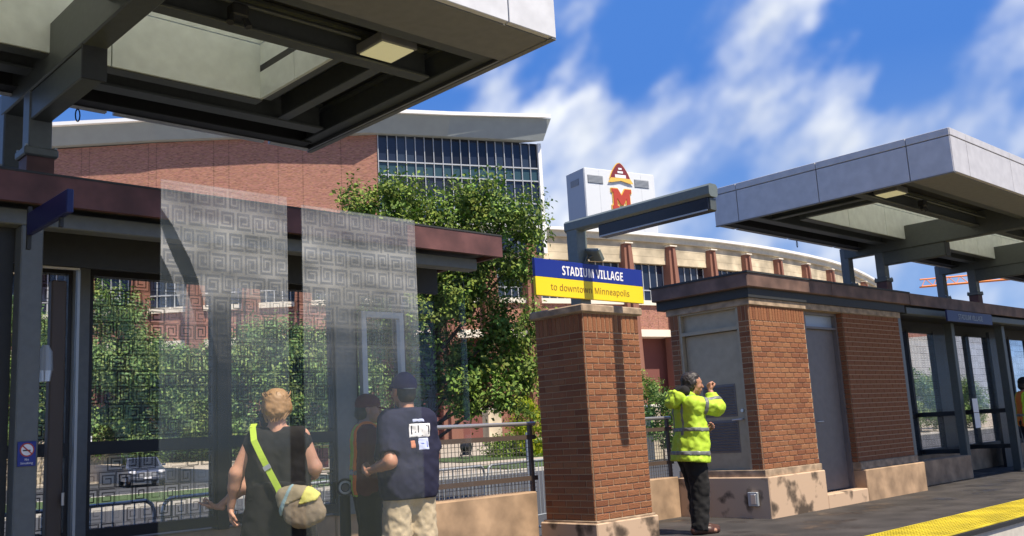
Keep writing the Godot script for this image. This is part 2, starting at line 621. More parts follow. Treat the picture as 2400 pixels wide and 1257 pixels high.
	mb.raw(vv, nn, ii, t)

func clothes(called: String, bones: Array, mat: Material, parent: Node, cell := 0.013, k := 0.03, clips := [], ripple := 0.004, rf := 22.0, label := "") -> MeshInstance3D:
	var mb := MB.new()
	flesh(mb, bones, cell, k, clips, ripple, rf)
	return part(called, mb, mat, parent, label)

func grown(bones: Array, by: float, from := 0, to := 999) -> Array:
	var out := []
	for i in range(from, mini(to, bones.size())):
		var b: Array = bones[i].duplicate()
		b[2] += by
		b[3] += by
		out.append(b)
	return out

func head_bones(big: float) -> Array:   # about the middle of the head, facing +z
	var h := []
	h.append(bn(Vector3(0, 0.035, -0.022), Vector3(0, 0.03, 0.02), 0.082, 0.078))
	h.append(bn(Vector3(0, 0.0, 0.03), Vector3(0, -0.05, 0.045), 0.062, 0.05))
	h.append(bn(Vector3(-0.028, -0.06, 0.03), Vector3(0.0, -0.092, 0.068), 0.034, 0.02))
	h.append(bn(Vector3(0.028, -0.06, 0.03), Vector3(0.0, -0.092, 0.068), 0.034, 0.02))
	h.append(bn(Vector3(0, 0.012, 0.098), Vector3(0, -0.028, 0.117), 0.009, 0.014))
	h.append(bn(Vector3(-0.03, 0.024, 0.088), Vector3(0.03, 0.024, 0.088), 0.012, 0.012))
	h.append(bn(Vector3(-0.02, -0.056, 0.092), Vector3(0.02, -0.056, 0.092), 0.008, 0.008))
	h.append(bn(Vector3(-0.017, -0.067, 0.089), Vector3(0.017, -0.067, 0.089), 0.009, 0.009))
	for s in [-1, 1]:
		h.append(bn(Vector3(s * 0.078, 0.012, -0.012), Vector3(s * 0.083, -0.024, -0.004), 0.018, 0.011))
		h.append(bn(Vector3(s * 0.04, -0.02, 0.066), Vector3(s * 0.045, -0.03, 0.05), 0.025, 0.025))
	h.append(bn(Vector3(0, -0.05, -0.02), Vector3(0, -0.17, -0.035), 0.055, 0.06))
	for b in h:
		b[0] *= big
		b[1] *= big
		b[2] *= big
		b[3] *= big
	return h

# a hand from the wrist along dir; palm faces pn; the thumb leaves on the side thumb
func hand(mb: MB, wrist: Vector3, dir: Vector3, pn: Vector3, thumb_side: float, curl: float, size := 1.0, point := false, t := Transform3D()) -> void:
	dir = dir.normalized()
	var side := dir.cross(pn).normalized() * thumb_side
	pn = side.cross(dir).normalized() * thumb_side
	if pn.dot(dir.cross(side)) == 0:
		pn = dir.cross(side)
	var b := []
	var L := 0.088 * size
	b.append(bn(wrist - dir * 0.03, wrist + dir * 0.012, 0.026 * size, 0.024 * size))
	b.append(bn(wrist + dir * 0.012 + side * 0.012, wrist + dir * L * 0.92 + side * 0.026 * size, 0.017 * size, 0.0125 * size))
	b.append(bn(wrist + dir * 0.012, wrist + dir * L + side * 0.008 * size, 0.018 * size, 0.0125 * size))
	b.append(bn(wrist + dir * 0.012, wrist + dir * L * 0.96 - side * 0.011 * size, 0.018 * size, 0.0125 * size))
	b.append(bn(wrist + dir * 0.012 - side * 0.01, wrist + dir * L * 0.86 - side * 0.03 * size, 0.017 * size, 0.012 * size))
	var lens := [0.070, 0.079, 0.073, 0.057]
	for i in 4:
		var sp: float = [0.028, 0.009, -0.012, -0.032][i] * size
		var p: Vector3 = wrist + dir * L * [0.93, 1.0, 0.96, 0.87][i] + side * sp
		var ang := 0.0
		var ll: float = lens[i] * size
		var cc: float = curl * (0.25 if point and i == 0 else 1.0) * [0.9, 1.0, 1.05, 1.1][i]
		for s in 3:
			ang += cc * [1.25, 1.5, 1.0][s]
			var d2: Vector3 = (dir * cos(ang) + pn * sin(ang) + side * sp * (2.5 if s == 0 else 1.5)).normalized()
			var e: Vector3 = p + d2 * ll * [0.45, 0.30, 0.25][s]
			b.append(bn(p, e, [0.0098, 0.009, 0.0084][s] * size, [0.009, 0.0084, 0.0072][s] * size))
			p = e
	var tp := wrist + dir * 0.028 * size + side * 0.022 * size
	var t1 := (dir * 0.7 + side * 0.75 + pn * (0.25 + 0.5 * curl)).normalized()
	var te := tp + t1 * 0.044 * size
	b.append(bn(tp, te, 0.0155 * size, 0.0105 * size))
	var t2 := (dir * 0.95 + side * (0.35 - 0.6 * curl) + pn * (0.2 + 0.9 * curl)).normalized()
	b.append(bn(te, te + t2 * 0.032 * size, 0.0105 * size, 0.0085 * size))
	flesh(mb, b, 0.004, 0.007, [], 0.0, 1.0, t)

# limbs and trunk of a standing figure; j holds the joints in the figure's own axes (y up, facing +z, its left at +x)
func frame_bones(j: Dictionary, w := 1.0, belly := 1.0) -> Dictionary:
	var o := {"trunk": [], "arm_l": [], "arm_r": [], "legs": []}
	var hy: float = j.hip
	var sy: float = j.shoulder
	var sx: float = j.sx
	var ty: float = lerpf(hy, sy, 0.42)
	var lean: Vector3 = j.get("lean", Vector3.ZERO)
	for s in [-1, 1]:
		o.trunk.append(bn(Vector3(s * sx * 0.50, sy - 0.10, 0) + lean, Vector3(s * 0.085 * belly, ty, 0.01) + lean * 0.5, 0.125 * w, 0.115 * w * belly, 0.78))
		o.trunk.append(bn(Vector3(s * 0.085 * belly, ty, 0.01) + lean * 0.5, Vector3(s * 0.085 * w, hy, -0.005), 0.115 * w * belly, 0.128 * w, 0.85))
	o.trunk.append(bn(Vector3(-sx * 0.85, sy - 0.025, -0.005) + lean, Vector3(sx * 0.85, sy - 0.025, -0.005) + lean, 0.066 * w, 0.066 * w))
	o.trunk.append(bn(Vector3(0, sy + 0.02, -0.012) + lean, Vector3(0, j.head.y - 0.07, j.head.z - 0.02), 0.062, 0.055))
	for sd in ["l", "r"]:
		var sh: Vector3 = Vector3(sx if sd == "l" else -sx, sy - 0.035, 0) + lean
		var el: Vector3 = j["elbow_" + sd]
		var wr: Vector3 = j["wrist_" + sd]
		o["arm_" + sd] = [bn(sh, el, 0.058 * w, 0.045 * w), bn(el, wr, 0.043 * w, 0.028 * w), bn(el, el.lerp(wr, 0.4), 0.043 * w, 0.042 * w)]
		var s := 1.0 if sd == "l" else -1.0
		var kn: Vector3 = j.get("knee_" + sd, Vector3(s * 0.095, hy * 0.53, 0.02))
		var an: Vector3 = j.get("ankle_" + sd, Vector3(s * 0.10, 0.085, -0.01))
		var toe: Vector3 = j.get("toe_" + sd, an + Vector3(s * 0.02, -0.05, 0.16))
		o.legs.append_array([bn(Vector3(s * 0.09, hy - 0.03, 0), kn, 0.092 * w, 0.06 * w), bn(kn, an, 0.058 * w, 0.038 * w), bn(kn.lerp(an, 0.1) + Vector3(0, 0, -0.012), kn.lerp(an, 0.45) + Vector3(0, 0, -0.02), 0.05 * w, 0.045 * w), bn(an + Vector3(0, -0.04, -0.03), toe, 0.034, 0.028)])
	return o

func body(parent: Node, j: Dictionary, fb: Dictionary, skin: Material, hands: Array, head_turn := Basis(), big := 1.0) -> MeshInstance3D:
	var mb := MB.new()
	var all: Array = fb.trunk + fb.arm_l + fb.arm_r + fb.legs
	flesh(mb, all, 0.015, 0.03)
	flesh(mb, head_bones(big), 0.006, 0.018, [], 0.0, 1.0, Transform3D(head_turn, j.head))
	for h in hands:
		hand(mb, h[0], h[1], h[2], h[3], h[4], h[5] if h.size() > 5 else 1.0, h[6] if h.size() > 6 else false)
	return part("body", mb, skin, parent)

func eyes(parent: Node, j: Dictionary, head_turn: Basis, big := 1.0) -> void:
	for s in [-1, 1]:
		var sp := SphereMesh.new()
		sp.radius = 0.0115 * big
		sp.height = 0.023 * big
		sp.radial_segments = 12
		sp.rings = 6
		var e := part("eye", sp, M.eye, parent)
		e.position = j.head + head_turn * (Vector3(s * 0.031, 0.004, 0.083) * big)

# ---------------------------------------------------------------- bricks
func brick_shape(l: float, h: float, d: float) -> ArrayMesh:
	var key := "%d_%d" % [int(round(l * 200)), int(round(h * 1000))]
	if not brick_cache.has(key):
		var c := 0.004
		var m := MB.new()
		var f := [Vector3(-l / 2 + c, -h / 2 + c, d), Vector3(l / 2 - c, -h / 2 + c, d), Vector3(l / 2 - c, h / 2 - c, d), Vector3(-l / 2 + c, h / 2 - c, d)]
		var e := [Vector3(-l / 2, -h / 2, d - c), Vector3(l / 2, -h / 2, d - c), Vector3(l / 2, h / 2, d - c), Vector3(-l / 2, h / 2, d - c)]
		m.quad(f[0], f[1], f[2], f[3])
		for i in 4:
			var k := (i + 1) % 4
			m.quad(e[i], e[k], f[k], f[i])
			m.quad(e[i] - Vector3(0, 0, d - c), e[k] - Vector3(0, 0, d - c), e[k], e[i])
		m.quad(e[3] - Vector3(0, 0, d - c), e[2] - Vector3(0, 0, d - c), e[1] - Vector3(0, 0, d - c), e[0] - Vector3(0, 0, d - c))
		brick_cache[key] = m.mesh()
	return brick_cache[key]

# running-bond face: o is its lower left corner (of the mortar face), u runs along it, nrm out of it
func brick_face(parent: Node, o: Vector3, u: Vector3, nrm: Vector3, width: float, height: float, soldiers: bool, r: RandomNumberGenerator, joined: MB = null, shift := 0) -> void:
	var course := 0.0677
	var n := int(round((height - (0.203 if soldiers else 0.0)) / course))
	var bs := Basis(u, Vector3.UP, nrm)
	var todo := []
	var ch := (height - (0.203 if soldiers else 0.0)) / n
	for j in n:
		var x := -(0.1 if (j + shift) % 2 else 0.0)
		while x < width - 0.02:
			var a := maxf(x, 0.0)
			var b := minf(x + 0.203, width)
			if b - a > 0.03:
				todo.append([a, b, (j + 0.5) * ch, ch - 0.0105])
			x += 0.203
	if soldiers:
		var m := int(round(width / course))
		for i in m:
			todo.append([i * width / m, (i + 1) * width / m, height - 0.1015, 0.190])
	for q in todo:
		var at: Vector3 = o + u * (q[0] + q[1]) * 0.5 + Vector3.UP * q[2] + nrm * r.randf_range(-0.0015, 0.0005)
		var mesh := brick_shape(q[1] - q[0] - 0.0105, q[3], 0.009)
		if joined:
			var a := mesh.surface_get_arrays(0)
			joined.raw(a[Mesh.ARRAY_VERTEX], a[Mesh.ARRAY_NORMAL], a[Mesh.ARRAY_INDEX], Transform3D(bs, at))
		else:
			var k := r.randi() % 8
			var p := part("brick", mesh, M["brick%d" % [0, 0, 1, 2, 3, 4, 5, 1][k]], parent)
			p.transform = Transform3D(bs, at)

func text(parent: Node, called: String, s: String, at: Vector3, width: float, height: float, mat: Material, turn := Basis(), fnt := "Droid Sans", bold := 400) -> void:
	var f := SystemFont.new()
	f.font_names = PackedStringArray([fnt])
	f.font_weight = bold
	var t := TextMesh.new()
	t.text = s
	t.font = f
	t.font_size = 64
	t.pixel_size = 0.01
	t.depth = 0.04
	var bb := t.get_aabb()
	var p := part(called, t, mat, parent)
	var sc := Vector3(width / bb.size.x, height / bb.size.y, 0.05)
	p.transform = Transform3D(turn * Basis.from_scale(sc), at - turn * Basis.from_scale(sc) * (bb.position + bb.size * 0.5))

# ---------------------------------------------------------------- the place
func _ready() -> void:
	var cam := Camera3D.new()
	cam.name = "camera"
	cam.position = Vector3(0, 1.18, 0)
	cam.basis = Basis(Vector3(0.72780152, -0.05540312, 0.68354623), Vector3(-0.0773968, 0.98372757, 0.16214133), Vector3(-0.6814064, -0.170911, 0.71167039)).orthonormalized()
	cam.fov = 31.105
	cam.near = 0.05
	cam.far = 3000.0
	add_child(cam)
	cam.current = true
	var env := Environment.new()
	env.background_mode = Environment.BG_SKY
	env.tonemap_mode = Environment.TONE_MAPPER_LINEAR
	env.tonemap_exposure = 1.4
	env.sdfgi_enabled = true
	env.ssao_enabled = true
	env.ssil_enabled = true
	var sky := Sky.new()
	var pano := PanoramaSkyMaterial.new()
	pano.panorama = ImageTexture.create_from_image(sky_panorama())
	sky.sky_material = pano
	env.sky = sky
	var we := WorldEnvironment.new()
	we.name = "world"
	we.environment = env
	add_child(we)
	var sun := DirectionalLight3D.new()
	sun.name = "sun"
	sun.light_energy = 1.6
	sun.light_color = Color(1.0, 0.95, 0.87)
	sun.light_angular_distance = 0.5
	sun.shadow_enabled = true
	sun.basis = Basis.looking_at(-Vector3(0.012, 0.862, 0.507), Vector3.FORWARD)
	add_child(sun)
	rng.seed = 42
	wob.noise_type = FastNoiseLite.TYPE_SIMPLEX_SMOOTH
	wob.frequency = 1.0
	wob.fractal_octaves = 2
	wob.seed = 8
	materials()
	grounds()
	stadium()
	canopy("left_canopy", 5.05, -1, 16.0, M.white_panel, [2.335, -5.5], "white panelled platform canopy overhead at the upper left, with square light", 0.475, 4.65)
	canopy("right_canopy", 12.03, 1, 22.0, M.grey_panel, [16.45, 20.5, 26.0], "grey panelled platform canopy rising at the right edge over the brown roof", 0.565, 4.55)
	utility_building()
	left_shelter()
	right_shelter()
	pillar()
	fences()
	window_reflections()
	people()
	street()

func grounds() -> void:
	setting("ground", bx(-700, -0.9, 30, 900, -0.38, -900), M.ground)
	setting("track_bed", bx(-60, -0.379, 6, 90, -0.36, -4.16), M.bed)
	setting("platform", bx(-30, -0.36, -4.16, 70, 0.0, -8.34), M.platform)
	setting("platform_edge", bx(-30, -0.30, -4.1, 70, -0.045, -4.158), M.kerb)
	setting("edge_strip", bx(-30, -0.043, -4.07, 70, -0.004, -4.158), M.rubber)
	setting("tactile_strip", bx(-30, -0.003, -4.12, 70, 0.008, -4.82), M.yellow)
	var mm := MultiMesh.new()
	mm.transform_format = MultiMesh.TRANSFORM_3D
	mm.mesh = MB.new().tube(Vector3.ZERO, Vector3(0, 0.006, 0), 0.014, 0.009, 7).mesh()
	mm.instance_count = 11 * 360
	for i in 360:
		for k in 11:
			mm.set_instance_transform(i * 11 + k, Transform3D(Basis(), Vector3(7.5 + i * 0.06, 0.008, -4.16 - k * 0.06)))
	var dm := MultiMeshInstance3D.new()
	dm.name = "tactile_domes"
	dm.multimesh = mm
	dm.material_override = M.yellow
	dm.set_meta("kind", "stuff")
	add_child(dm)
	setting("road", bx(-80, -0.379, -8.36, 140, -0.35, -29.4), M.asphalt)
	setting("kerb", bx(-80, -0.40, -29.4, 140, -0.22, -29.7), M.kerb)
	setting("verge", bx(-80, -0.40, -29.7, 23, -0.235, -37.5), M.grass)
	setting("kerb", bx(-80, -0.40, -37.5, 23, -0.22, -37.8), M.kerb)
	setting("side_road", bx(-80, -0.379, -37.8, 27, -0.34, -62), M.asphalt)
	setting("plaza", MB.new().hexa([Vector3(23, -0.6, -29.7), Vector3(160, -0.6, -29.7), Vector3(160, -0.6, -62), Vector3(23, -0.6, -62), Vector3(23, -0.24, -29.7), Vector3(160, -0.24, -29.7), Vector3(160, 0.8, -62), Vector3(23, 0.8, -62)]), M.plaza)
	setting("pavement", bx(-80, -0.40, -62, 23, -0.22, -110), M.plaza)
	setting("forecourt", bx(23.0, -0.60, -62, 160, 0.8, -100), M.plaza)
	for q in [[28.0, -30.2, 36.0, -33.0], [31, -36.5, 40, -41], [45, -33, 62, -38], [23.2, -33.0, 26.5, -36.5]]:
		var ya: float = -0.24 + (-29.7 - q[1]) * 0.0322
		var yb: float = -0.24 + (-29.7 - q[3]) * 0.0322
		var lm := MB.new().hexa([Vector3(q[0], ya - 0.1, q[1]), Vector3(q[2], ya - 0.1, q[1]), Vector3(q[2], yb - 0.1, q[3]), Vector3(q[0], yb - 0.1, q[3]), Vector3(q[0], ya + 0.05, q[1]), Vector3(q[2], ya + 0.05, q[1]), Vector3(q[2], yb + 0.05, q[3]), Vector3(q[0], yb + 0.05, q[3])])
		setting("lawn", lm, M.grass)

# ---------------------------------------------------------------- stadium
func stadium() -> void:
	var pts := [[17.9, -105.8], [21.3, -101.9], [24.8, -98.0], [28.4, -94.0], [32.0, -90.3], [35.7, -86.8], [39.4, -83.3], [43.2, -80.0], [46.8, -76.9], [50.6, -74.3], [54.4, -72.1], [58.3, -70.3], [62.4, -68.6], [66.8, -67.2], [72.1, -65.6], [78.0, -64.1], [84.0, -62.9], [90.2, -62.0], [96.6, -61.6], [103.3, -61.5], [110.3, -61.8], [117.7, -62.5], [125.3, -63.8], [133.7, -65.9], [143.6, -68.7], [154.9, -72.3]]
	var s := thing("stadium", "large brick and cream stadium curving behind the trees, with glazed corner tower", "stadium")
	var p := []
	for q in pts:
		p.append(Vector3(q[0], 0, q[1]))
	var nrm := []
	for i in p.size():
		var d: Vector3 = (p[mini(i + 1, p.size() - 1)] - p[maxi(i - 1, 0)]).normalized()
		nrm.append(Vector3(-d.z, 0, d.x))      # towards the street
	var strip := func(i: int, y0: float, y1: float, out0: float, out1: float, m: MB, t0 := 0.0, t1 := 1.0) -> void:
		var a: Vector3 = p[i].lerp(p[i + 1], t0)
		var b: Vector3 = p[i].lerp(p[i + 1], t1)
		var na: Vector3 = nrm[i].lerp(nrm[i + 1], t0)
		var nb: Vector3 = nrm[i].lerp(nrm[i + 1], t1)
		m.hexa([a + na * out1 + Vector3.UP * y0, b + nb * out1 + Vector3.UP * y0, b + nb * out0 + Vector3.UP * y0, a + na * out0 + Vector3.UP * y0,
			a + na * out1 + Vector3.UP * y1, b + nb * out1 + Vector3.UP * y1, b + nb * out0 + Vector3.UP * y1, a + na * out0 + Vector3.UP * y1])
	var white := MB.new()
	var corn := MB.new()
	var r := RandomNumberGenerator.new()
	r.seed = 5
	for i in p.size() - 1:
		var m := MB.new()
		strip.call(i, -0.3, 3.2, -6.0, 0.12, m)
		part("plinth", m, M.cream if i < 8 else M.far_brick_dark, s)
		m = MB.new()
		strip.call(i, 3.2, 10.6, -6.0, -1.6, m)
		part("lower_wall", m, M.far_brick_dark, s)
		m = MB.new()
		strip.call(i, 11.35, 14.0, -6.0, 0.0, m)
		part("spandrel", m, M.far_brick, s)
		for y in [10.6, 13.95]:
			m = MB.new()
			strip.call(i, y, y + (0.75 if y < 11 else 0.5), -6.0, 0.28, m, 0.10, 0.90)
			part("sill", m, M.sill, s)
		m = MB.new()
		strip.call(i, 14.4, 18.3, -6.0, -0.9, m)
		part("window_back", m, M.far_glass3, s)
		var fr := MB.new()
		for k in 5:
			m = MB.new()
			strip.call(i, 14.5, 18.4, -0.62, -0.55, m, 0.11 + k * 0.16, 0.25 + k * 0.16)
			part("pane", m, M["far_glass%d" % [0, 1, 0, 3][r.randi() % 4]], s)
		for k in 6:
			strip.call(i, 14.45, 18.45, -0.62, -0.45, fr, 0.092 + k * 0.16, 0.108 + k * 0.16)
		strip.call(i, 15.6, 15.72, -0.6, -0.46, fr, 0.10, 0.90)
		part("window_frame", fr, M.mullion, s)
		for k in 3:
			m = MB.new()
			strip.call(i, 18.5 + k * 0.78, 18.5 + k * 0.78 + 0.765, -6.0, 0.0 + k * 0.01, m, 0.003, 0.997)
			part("cream_panel", m, M.cream, s)
		strip.call(i, 20.84, 21.45, -6.0, 0.35, corn)
		strip.call(i, 21.45, 21.75, -6.0, 0.75, white)
		# stepped, tapering pier in front of the bay joint
		if i > 0:
			var f: Vector3 = nrm[i]
			var al := Vector3(f.z, 0, -f.x)
			var c: Vector3 = p[i]
			var pier := MB.new()
			var ring := []
			for lv in [[-0.3, 0.95, 0.62], [14.0, 0.74, 0.5], [20.4, 0.48, 0.34]]:
				ring.append([c - al * lv[1] + f * (lv[2] + 0.25) + Vector3.UP * lv[0], c + al * lv[1] + f * (lv[2] + 0.25) + Vector3.UP * lv[0], c + al * lv[1] - f * 0.8 + Vector3.UP * lv[0], c - al * lv[1] - f * 0.8 + Vector3.UP * lv[0]])
			for k in 2:
				pier.hexa(ring[k] + ring[k + 1])
			ring.clear()
			for lv in [[-0.3, 0.34, 1.25], [14.0, 0.26, 1.0], [20.15, 0.17, 0.78]]:
				ring.append([c - al * lv[1] + f * (lv[2] + 0.1) + Vector3.UP * lv[0], c + al * lv[1] + f * (lv[2] + 0.1) + Vector3.UP * lv[0], c + al * lv[1] + f * 0.4 + Vector3.UP * lv[0], c - al * lv[1] + f * 0.4 + Vector3.UP * lv[0]])
			for k in 2:
				pier.hexa(ring[k] + ring[k + 1])
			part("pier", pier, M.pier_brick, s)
			var capm := MB.new()
			capm.obox(c + Vector3.UP * 20.46 + f * 0.1, Vector3(1.06, 0.12, 1.5), Basis(al, Vector3.UP, f))
			part("pier_cap", capm, M.sill, s)
	part("cornice", corn, M.cornice, s)
	part("roof_edge", white, M.white_edge, s)
	# the tower: brick to the left, curtain wall to the right
	var t := thing("stadium_tower", "tall brick and glass tower rising from the stadium under a grey overhanging roof", "building")
	var A := Vector3(52.67, 0, -72.66)
	var B := Vector3(67.95, 0, -66.25)
	var left := [Vector3(17.9, 0, -107.2), Vector3(28.2, 0, -95.0), Vector3(37.0, 0, -86.2), Vector3(44.6, 0, -79.4), A]
	for i in 4:
		var d: Vector3 = (left[i + 1] - left[i]).normalized()
		var f := Vector3(-d.z, 0, d.x)
		var m := MB.new()
		m.hexa([left[i] + Vector3.UP * 20, left[i + 1] + Vector3.UP * 20, left[i + 1] - f * 14 + Vector3.UP * 20, left[i] - f * 14 + Vector3.UP * 20,
			left[i] + Vector3.UP * 30.4, left[i + 1] + Vector3.UP * 30.4, left[i + 1] - f * 14 + Vector3.UP * 30.4, left[i] - f * 14 + Vector3.UP * 30.4])
		part("brick_wall", m, M.far_brick, t)
	var u := (B - A).normalized()
	var f2 := Vector3(-u.z, 0, u.x)
	var W := A.distance_to(B)
	var bs := Basis(u, Vector3.UP, f2)
	part("curtain_back", MB.new().obox(A + u * W * 0.5 - f2 * 7.6 + Vector3.UP * 24.6, Vector3(W, 11.5, 14.4), bs), M.far_glass3, t)
	part("end_trim", MB.new().obox(B + u * 0.12 - f2 * 0.4 + Vector3.UP * 24.6, Vector3(0.35, 11.4, 1.4), bs), M.white_edge, t)
	var rows := [[19.0, 22.78, 0], [22.92, 23.93, 2], [24.07, 26.28, 0], [26.42, 27.63, 2], [27.77, 30.35, 0]]
	var nb := 18
	for k in nb:
		for q in rows:
			var x0 := W * k / nb + 0.05
			var x1 := W * (k + 1) / nb - 0.05
			var g: String = "far_glass2" if q[2] == 2 else ["far_glass0", "far_glass0", "far_glass3", "far_glass1"][r.randi() % 4]
			part("pane", MB.new().obox(A + u * (x0 + x1) * 0.5 - f2 * 0.1 + Vector3.UP * (q[0] + q[1]) * 0.5, Vector3(x1 - x0, q[1] - q[0], 0.06), bs), M[g], t)
	for k in nb + 1:
		part("mullion", MB.new().obox(A + u * (W * k / nb) + f2 * 0.03 + Vector3.UP * 24.6, Vector3(0.065, 11.4, 0.2), bs), M.mullion, t)
	for y in [22.85, 24.0, 26.35, 27.7]:
		part("transom", MB.new().obox(A + u * W * 0.5 + f2 * 0.02 + Vector3.UP * y, Vector3(W - 0.1, 0.12, 0.16), bs), M.mullion, t)
	# overhanging roof with its fascia leaning outwards
	var low := [Vector3(16.6, 30.6, -107.6), Vector3(27.8, 30.55, -94.6), Vector3(36.6, 30.5, -85.8), Vector3(44.3, 30.4, -78.9), Vector3(51.6, 30.3, -72.5), Vector3(58.7, 30.35, -69.4), Vector3(67.9, 30.4, -65.3)]
	var high := [Vector3(16.0, 32.2, -106.9), Vector3(27.2, 32.15, -93.9), Vector3(36.0, 32.05, -85.1), Vector3(43.8, 32.0, -78.2), Vector3(51.2, 32.0, -71.7), Vector3(58.5, 32.15, -68.5), Vector3(68.3, 32.6, -64.4)]
	var back := Vector3(-9, 0, -11)
	for i in 6:
		var m := MB.new()
		m.hexa([low[i], low[i + 1], low[i + 1] + back, low[i] + back, high[i], high[i + 1], high[i + 1] + back, high[i] + back])
		part("roof_fascia", m, M.tower_fascia, t)
		var e := MB.new()
		var o: Vector3 = Vector3(-0.25, 0, 0.25)
		e.hexa([high[i] + o, high[i + 1] + o, high[i + 1] + back, high[i] + back, high[i] + o + Vector3.UP * 0.34, high[i + 1] + o + Vector3.UP * 0.34, high[i + 1] + back + Vector3.UP * 0.34, high[i] + back + Vector3.UP * 0.34])
		part("roof_edge", e, M.white_edge, t)
	scoreboard()

func scoreboard() -> void:
	var a := Vector3(97.55, 0, -86.3)
	var u := Vector3(0.975, 0, 0.223).normalized()
	var f := Vector3(-u.z, 0, u.x)
	var bs := Basis(u, Vector3.UP, f)
	var w := 12.3
	var top := 37.35
	var t := thing("scoreboard", "back of the tall white stadium scoreboard with red letter emblem and arched crest", "scoreboard")
	var mid := a + u * w * 0.5 - f * 2.2
	part("housing", MB.new().obox(mid + Vector3.UP * (top - 10.0), Vector3(w, 20.0, 4.4), bs, 0.05), M.board, t)
	for k in 5:
		part("cladding_panel", MB.new().obox(a + u * (1.23 + k * 2.46) + f * 0.02 + Vector3.UP * (top - 10.0), Vector3(2.44, 19.8, 0.05), bs, 0.01), M.board, t)
	part("side_panel", MB.new().obox(a - u * 0.05 - f * 2.2 + Vector3.UP * (top - 10.0), Vector3(0.1, 19.8, 4.3), bs), M.board_side, t)
	part("rear_unit", MB.new().obox(mid - f * 2.9 - u * 2.2 + Vector3.UP * (top + 0.3), Vector3(3.4, 1.2, 1.6), bs), M.board_side, t)
	for q in [1.75, 9.9]:
		var v := part("vent", MB.new().obox(a + u * q + f * 0.06 + Vector3.UP * 35.75, Vector3(2.6, 1.15, 0.1), bs), M.louvre, t)
		for k in 6:
			part("slat", MB.new().obox(a + u * q + f * 0.13 + Vector3.UP * (35.3 + k * 0.18), Vector3(2.5, 0.07, 0.08), bs), M.board_side, v)
	part("side_vent", MB.new().obox(a - u * 0.12 - f * 2.3 + Vector3.UP * 35.6, Vector3(0.08, 0.9, 2.0), bs), M.louvre, t)
	# block letter
	var big := PackedVector2Array()
	for q in [[-1.9, -2], [-0.62, -2], [-0.62, -1.35], [-0.92, -1.35], [-0.92, 0.1], [-0.25, -1.15], [0.25, -1.15], [0.92, 0.1], [0.92, -1.35], [0.62, -1.35], [0.62, -2], [1.9, -2], [1.9, -1.35], [1.6, -1.35], [1.6, 1.25], [1.9, 1.25], [1.9, 1.9], [0.72, 1.9], [0, 0.62], [-0.72, 1.9], [-1.9, 1.9], [-1.9, 1.25], [-1.6, 1.25], [-1.6, -1.35], [-1.9, -1.35]]:
		big.append(Vector2(q[0] * 0.9, q[1] * 0.76))
	var c := a + u * 6.05 + Vector3.UP * 33.2
	part("emblem_rim", MB.new().prism(Geometry2D.offset_polygon(big, 0.13)[0], Transform3D(bs, c + f * 0.05), 0.12), M.gold, t)
	part("emblem_letter", MB.new().prism(big, Transform3D(bs, c + f * 0.18), 0.08), M.red, t)
	# arched crest standing on the top edge
	var arch := PackedVector2Array()
	for k in 13:
		var an := PI * k / 12.0
		arch.append(Vector2(cos(an) * (1.75 - 0.75 * sin(an)), sin(an) * 2.3))
	var cc := a + u * 6.05 + Vector3.UP * 36.15
	part("crest_rim", MB.new().prism(Geometry2D.offset_polygon(arch, 0.1)[0], Transform3D(bs, cc + f * 0.02), 0.12), M.gold, t)
	part("crest", MB.new().prism(arch, Transform3D(bs, cc + f * 0.16), 0.06), M.maroon, t)
	for q in [[0.35, 0.45, 1.9], [0.95, 0.30, 0.95], [1.45, 0.25, 0.6]]:
		part("crest_mark", MB.new().obox(cc + f * 0.26 + Vector3.UP * q[0], Vector3(q[2], q[1], 0.06), bs), M.white, t)
	part("crest_ribbon", MB.new().prism(PackedVector2Array([Vector2(-2.2, -0.62), Vector2(-1.7, 0.05), Vector2(0, 0.12), Vector2(1.7, 0.05), Vector2(2.2, -0.62), Vector2(1.6, -0.62), Vector2(0, -0.3), Vector2(-1.6, -0.62)]), Transform3D(bs, cc + f * 0.22), 0.08), M.gold, t)

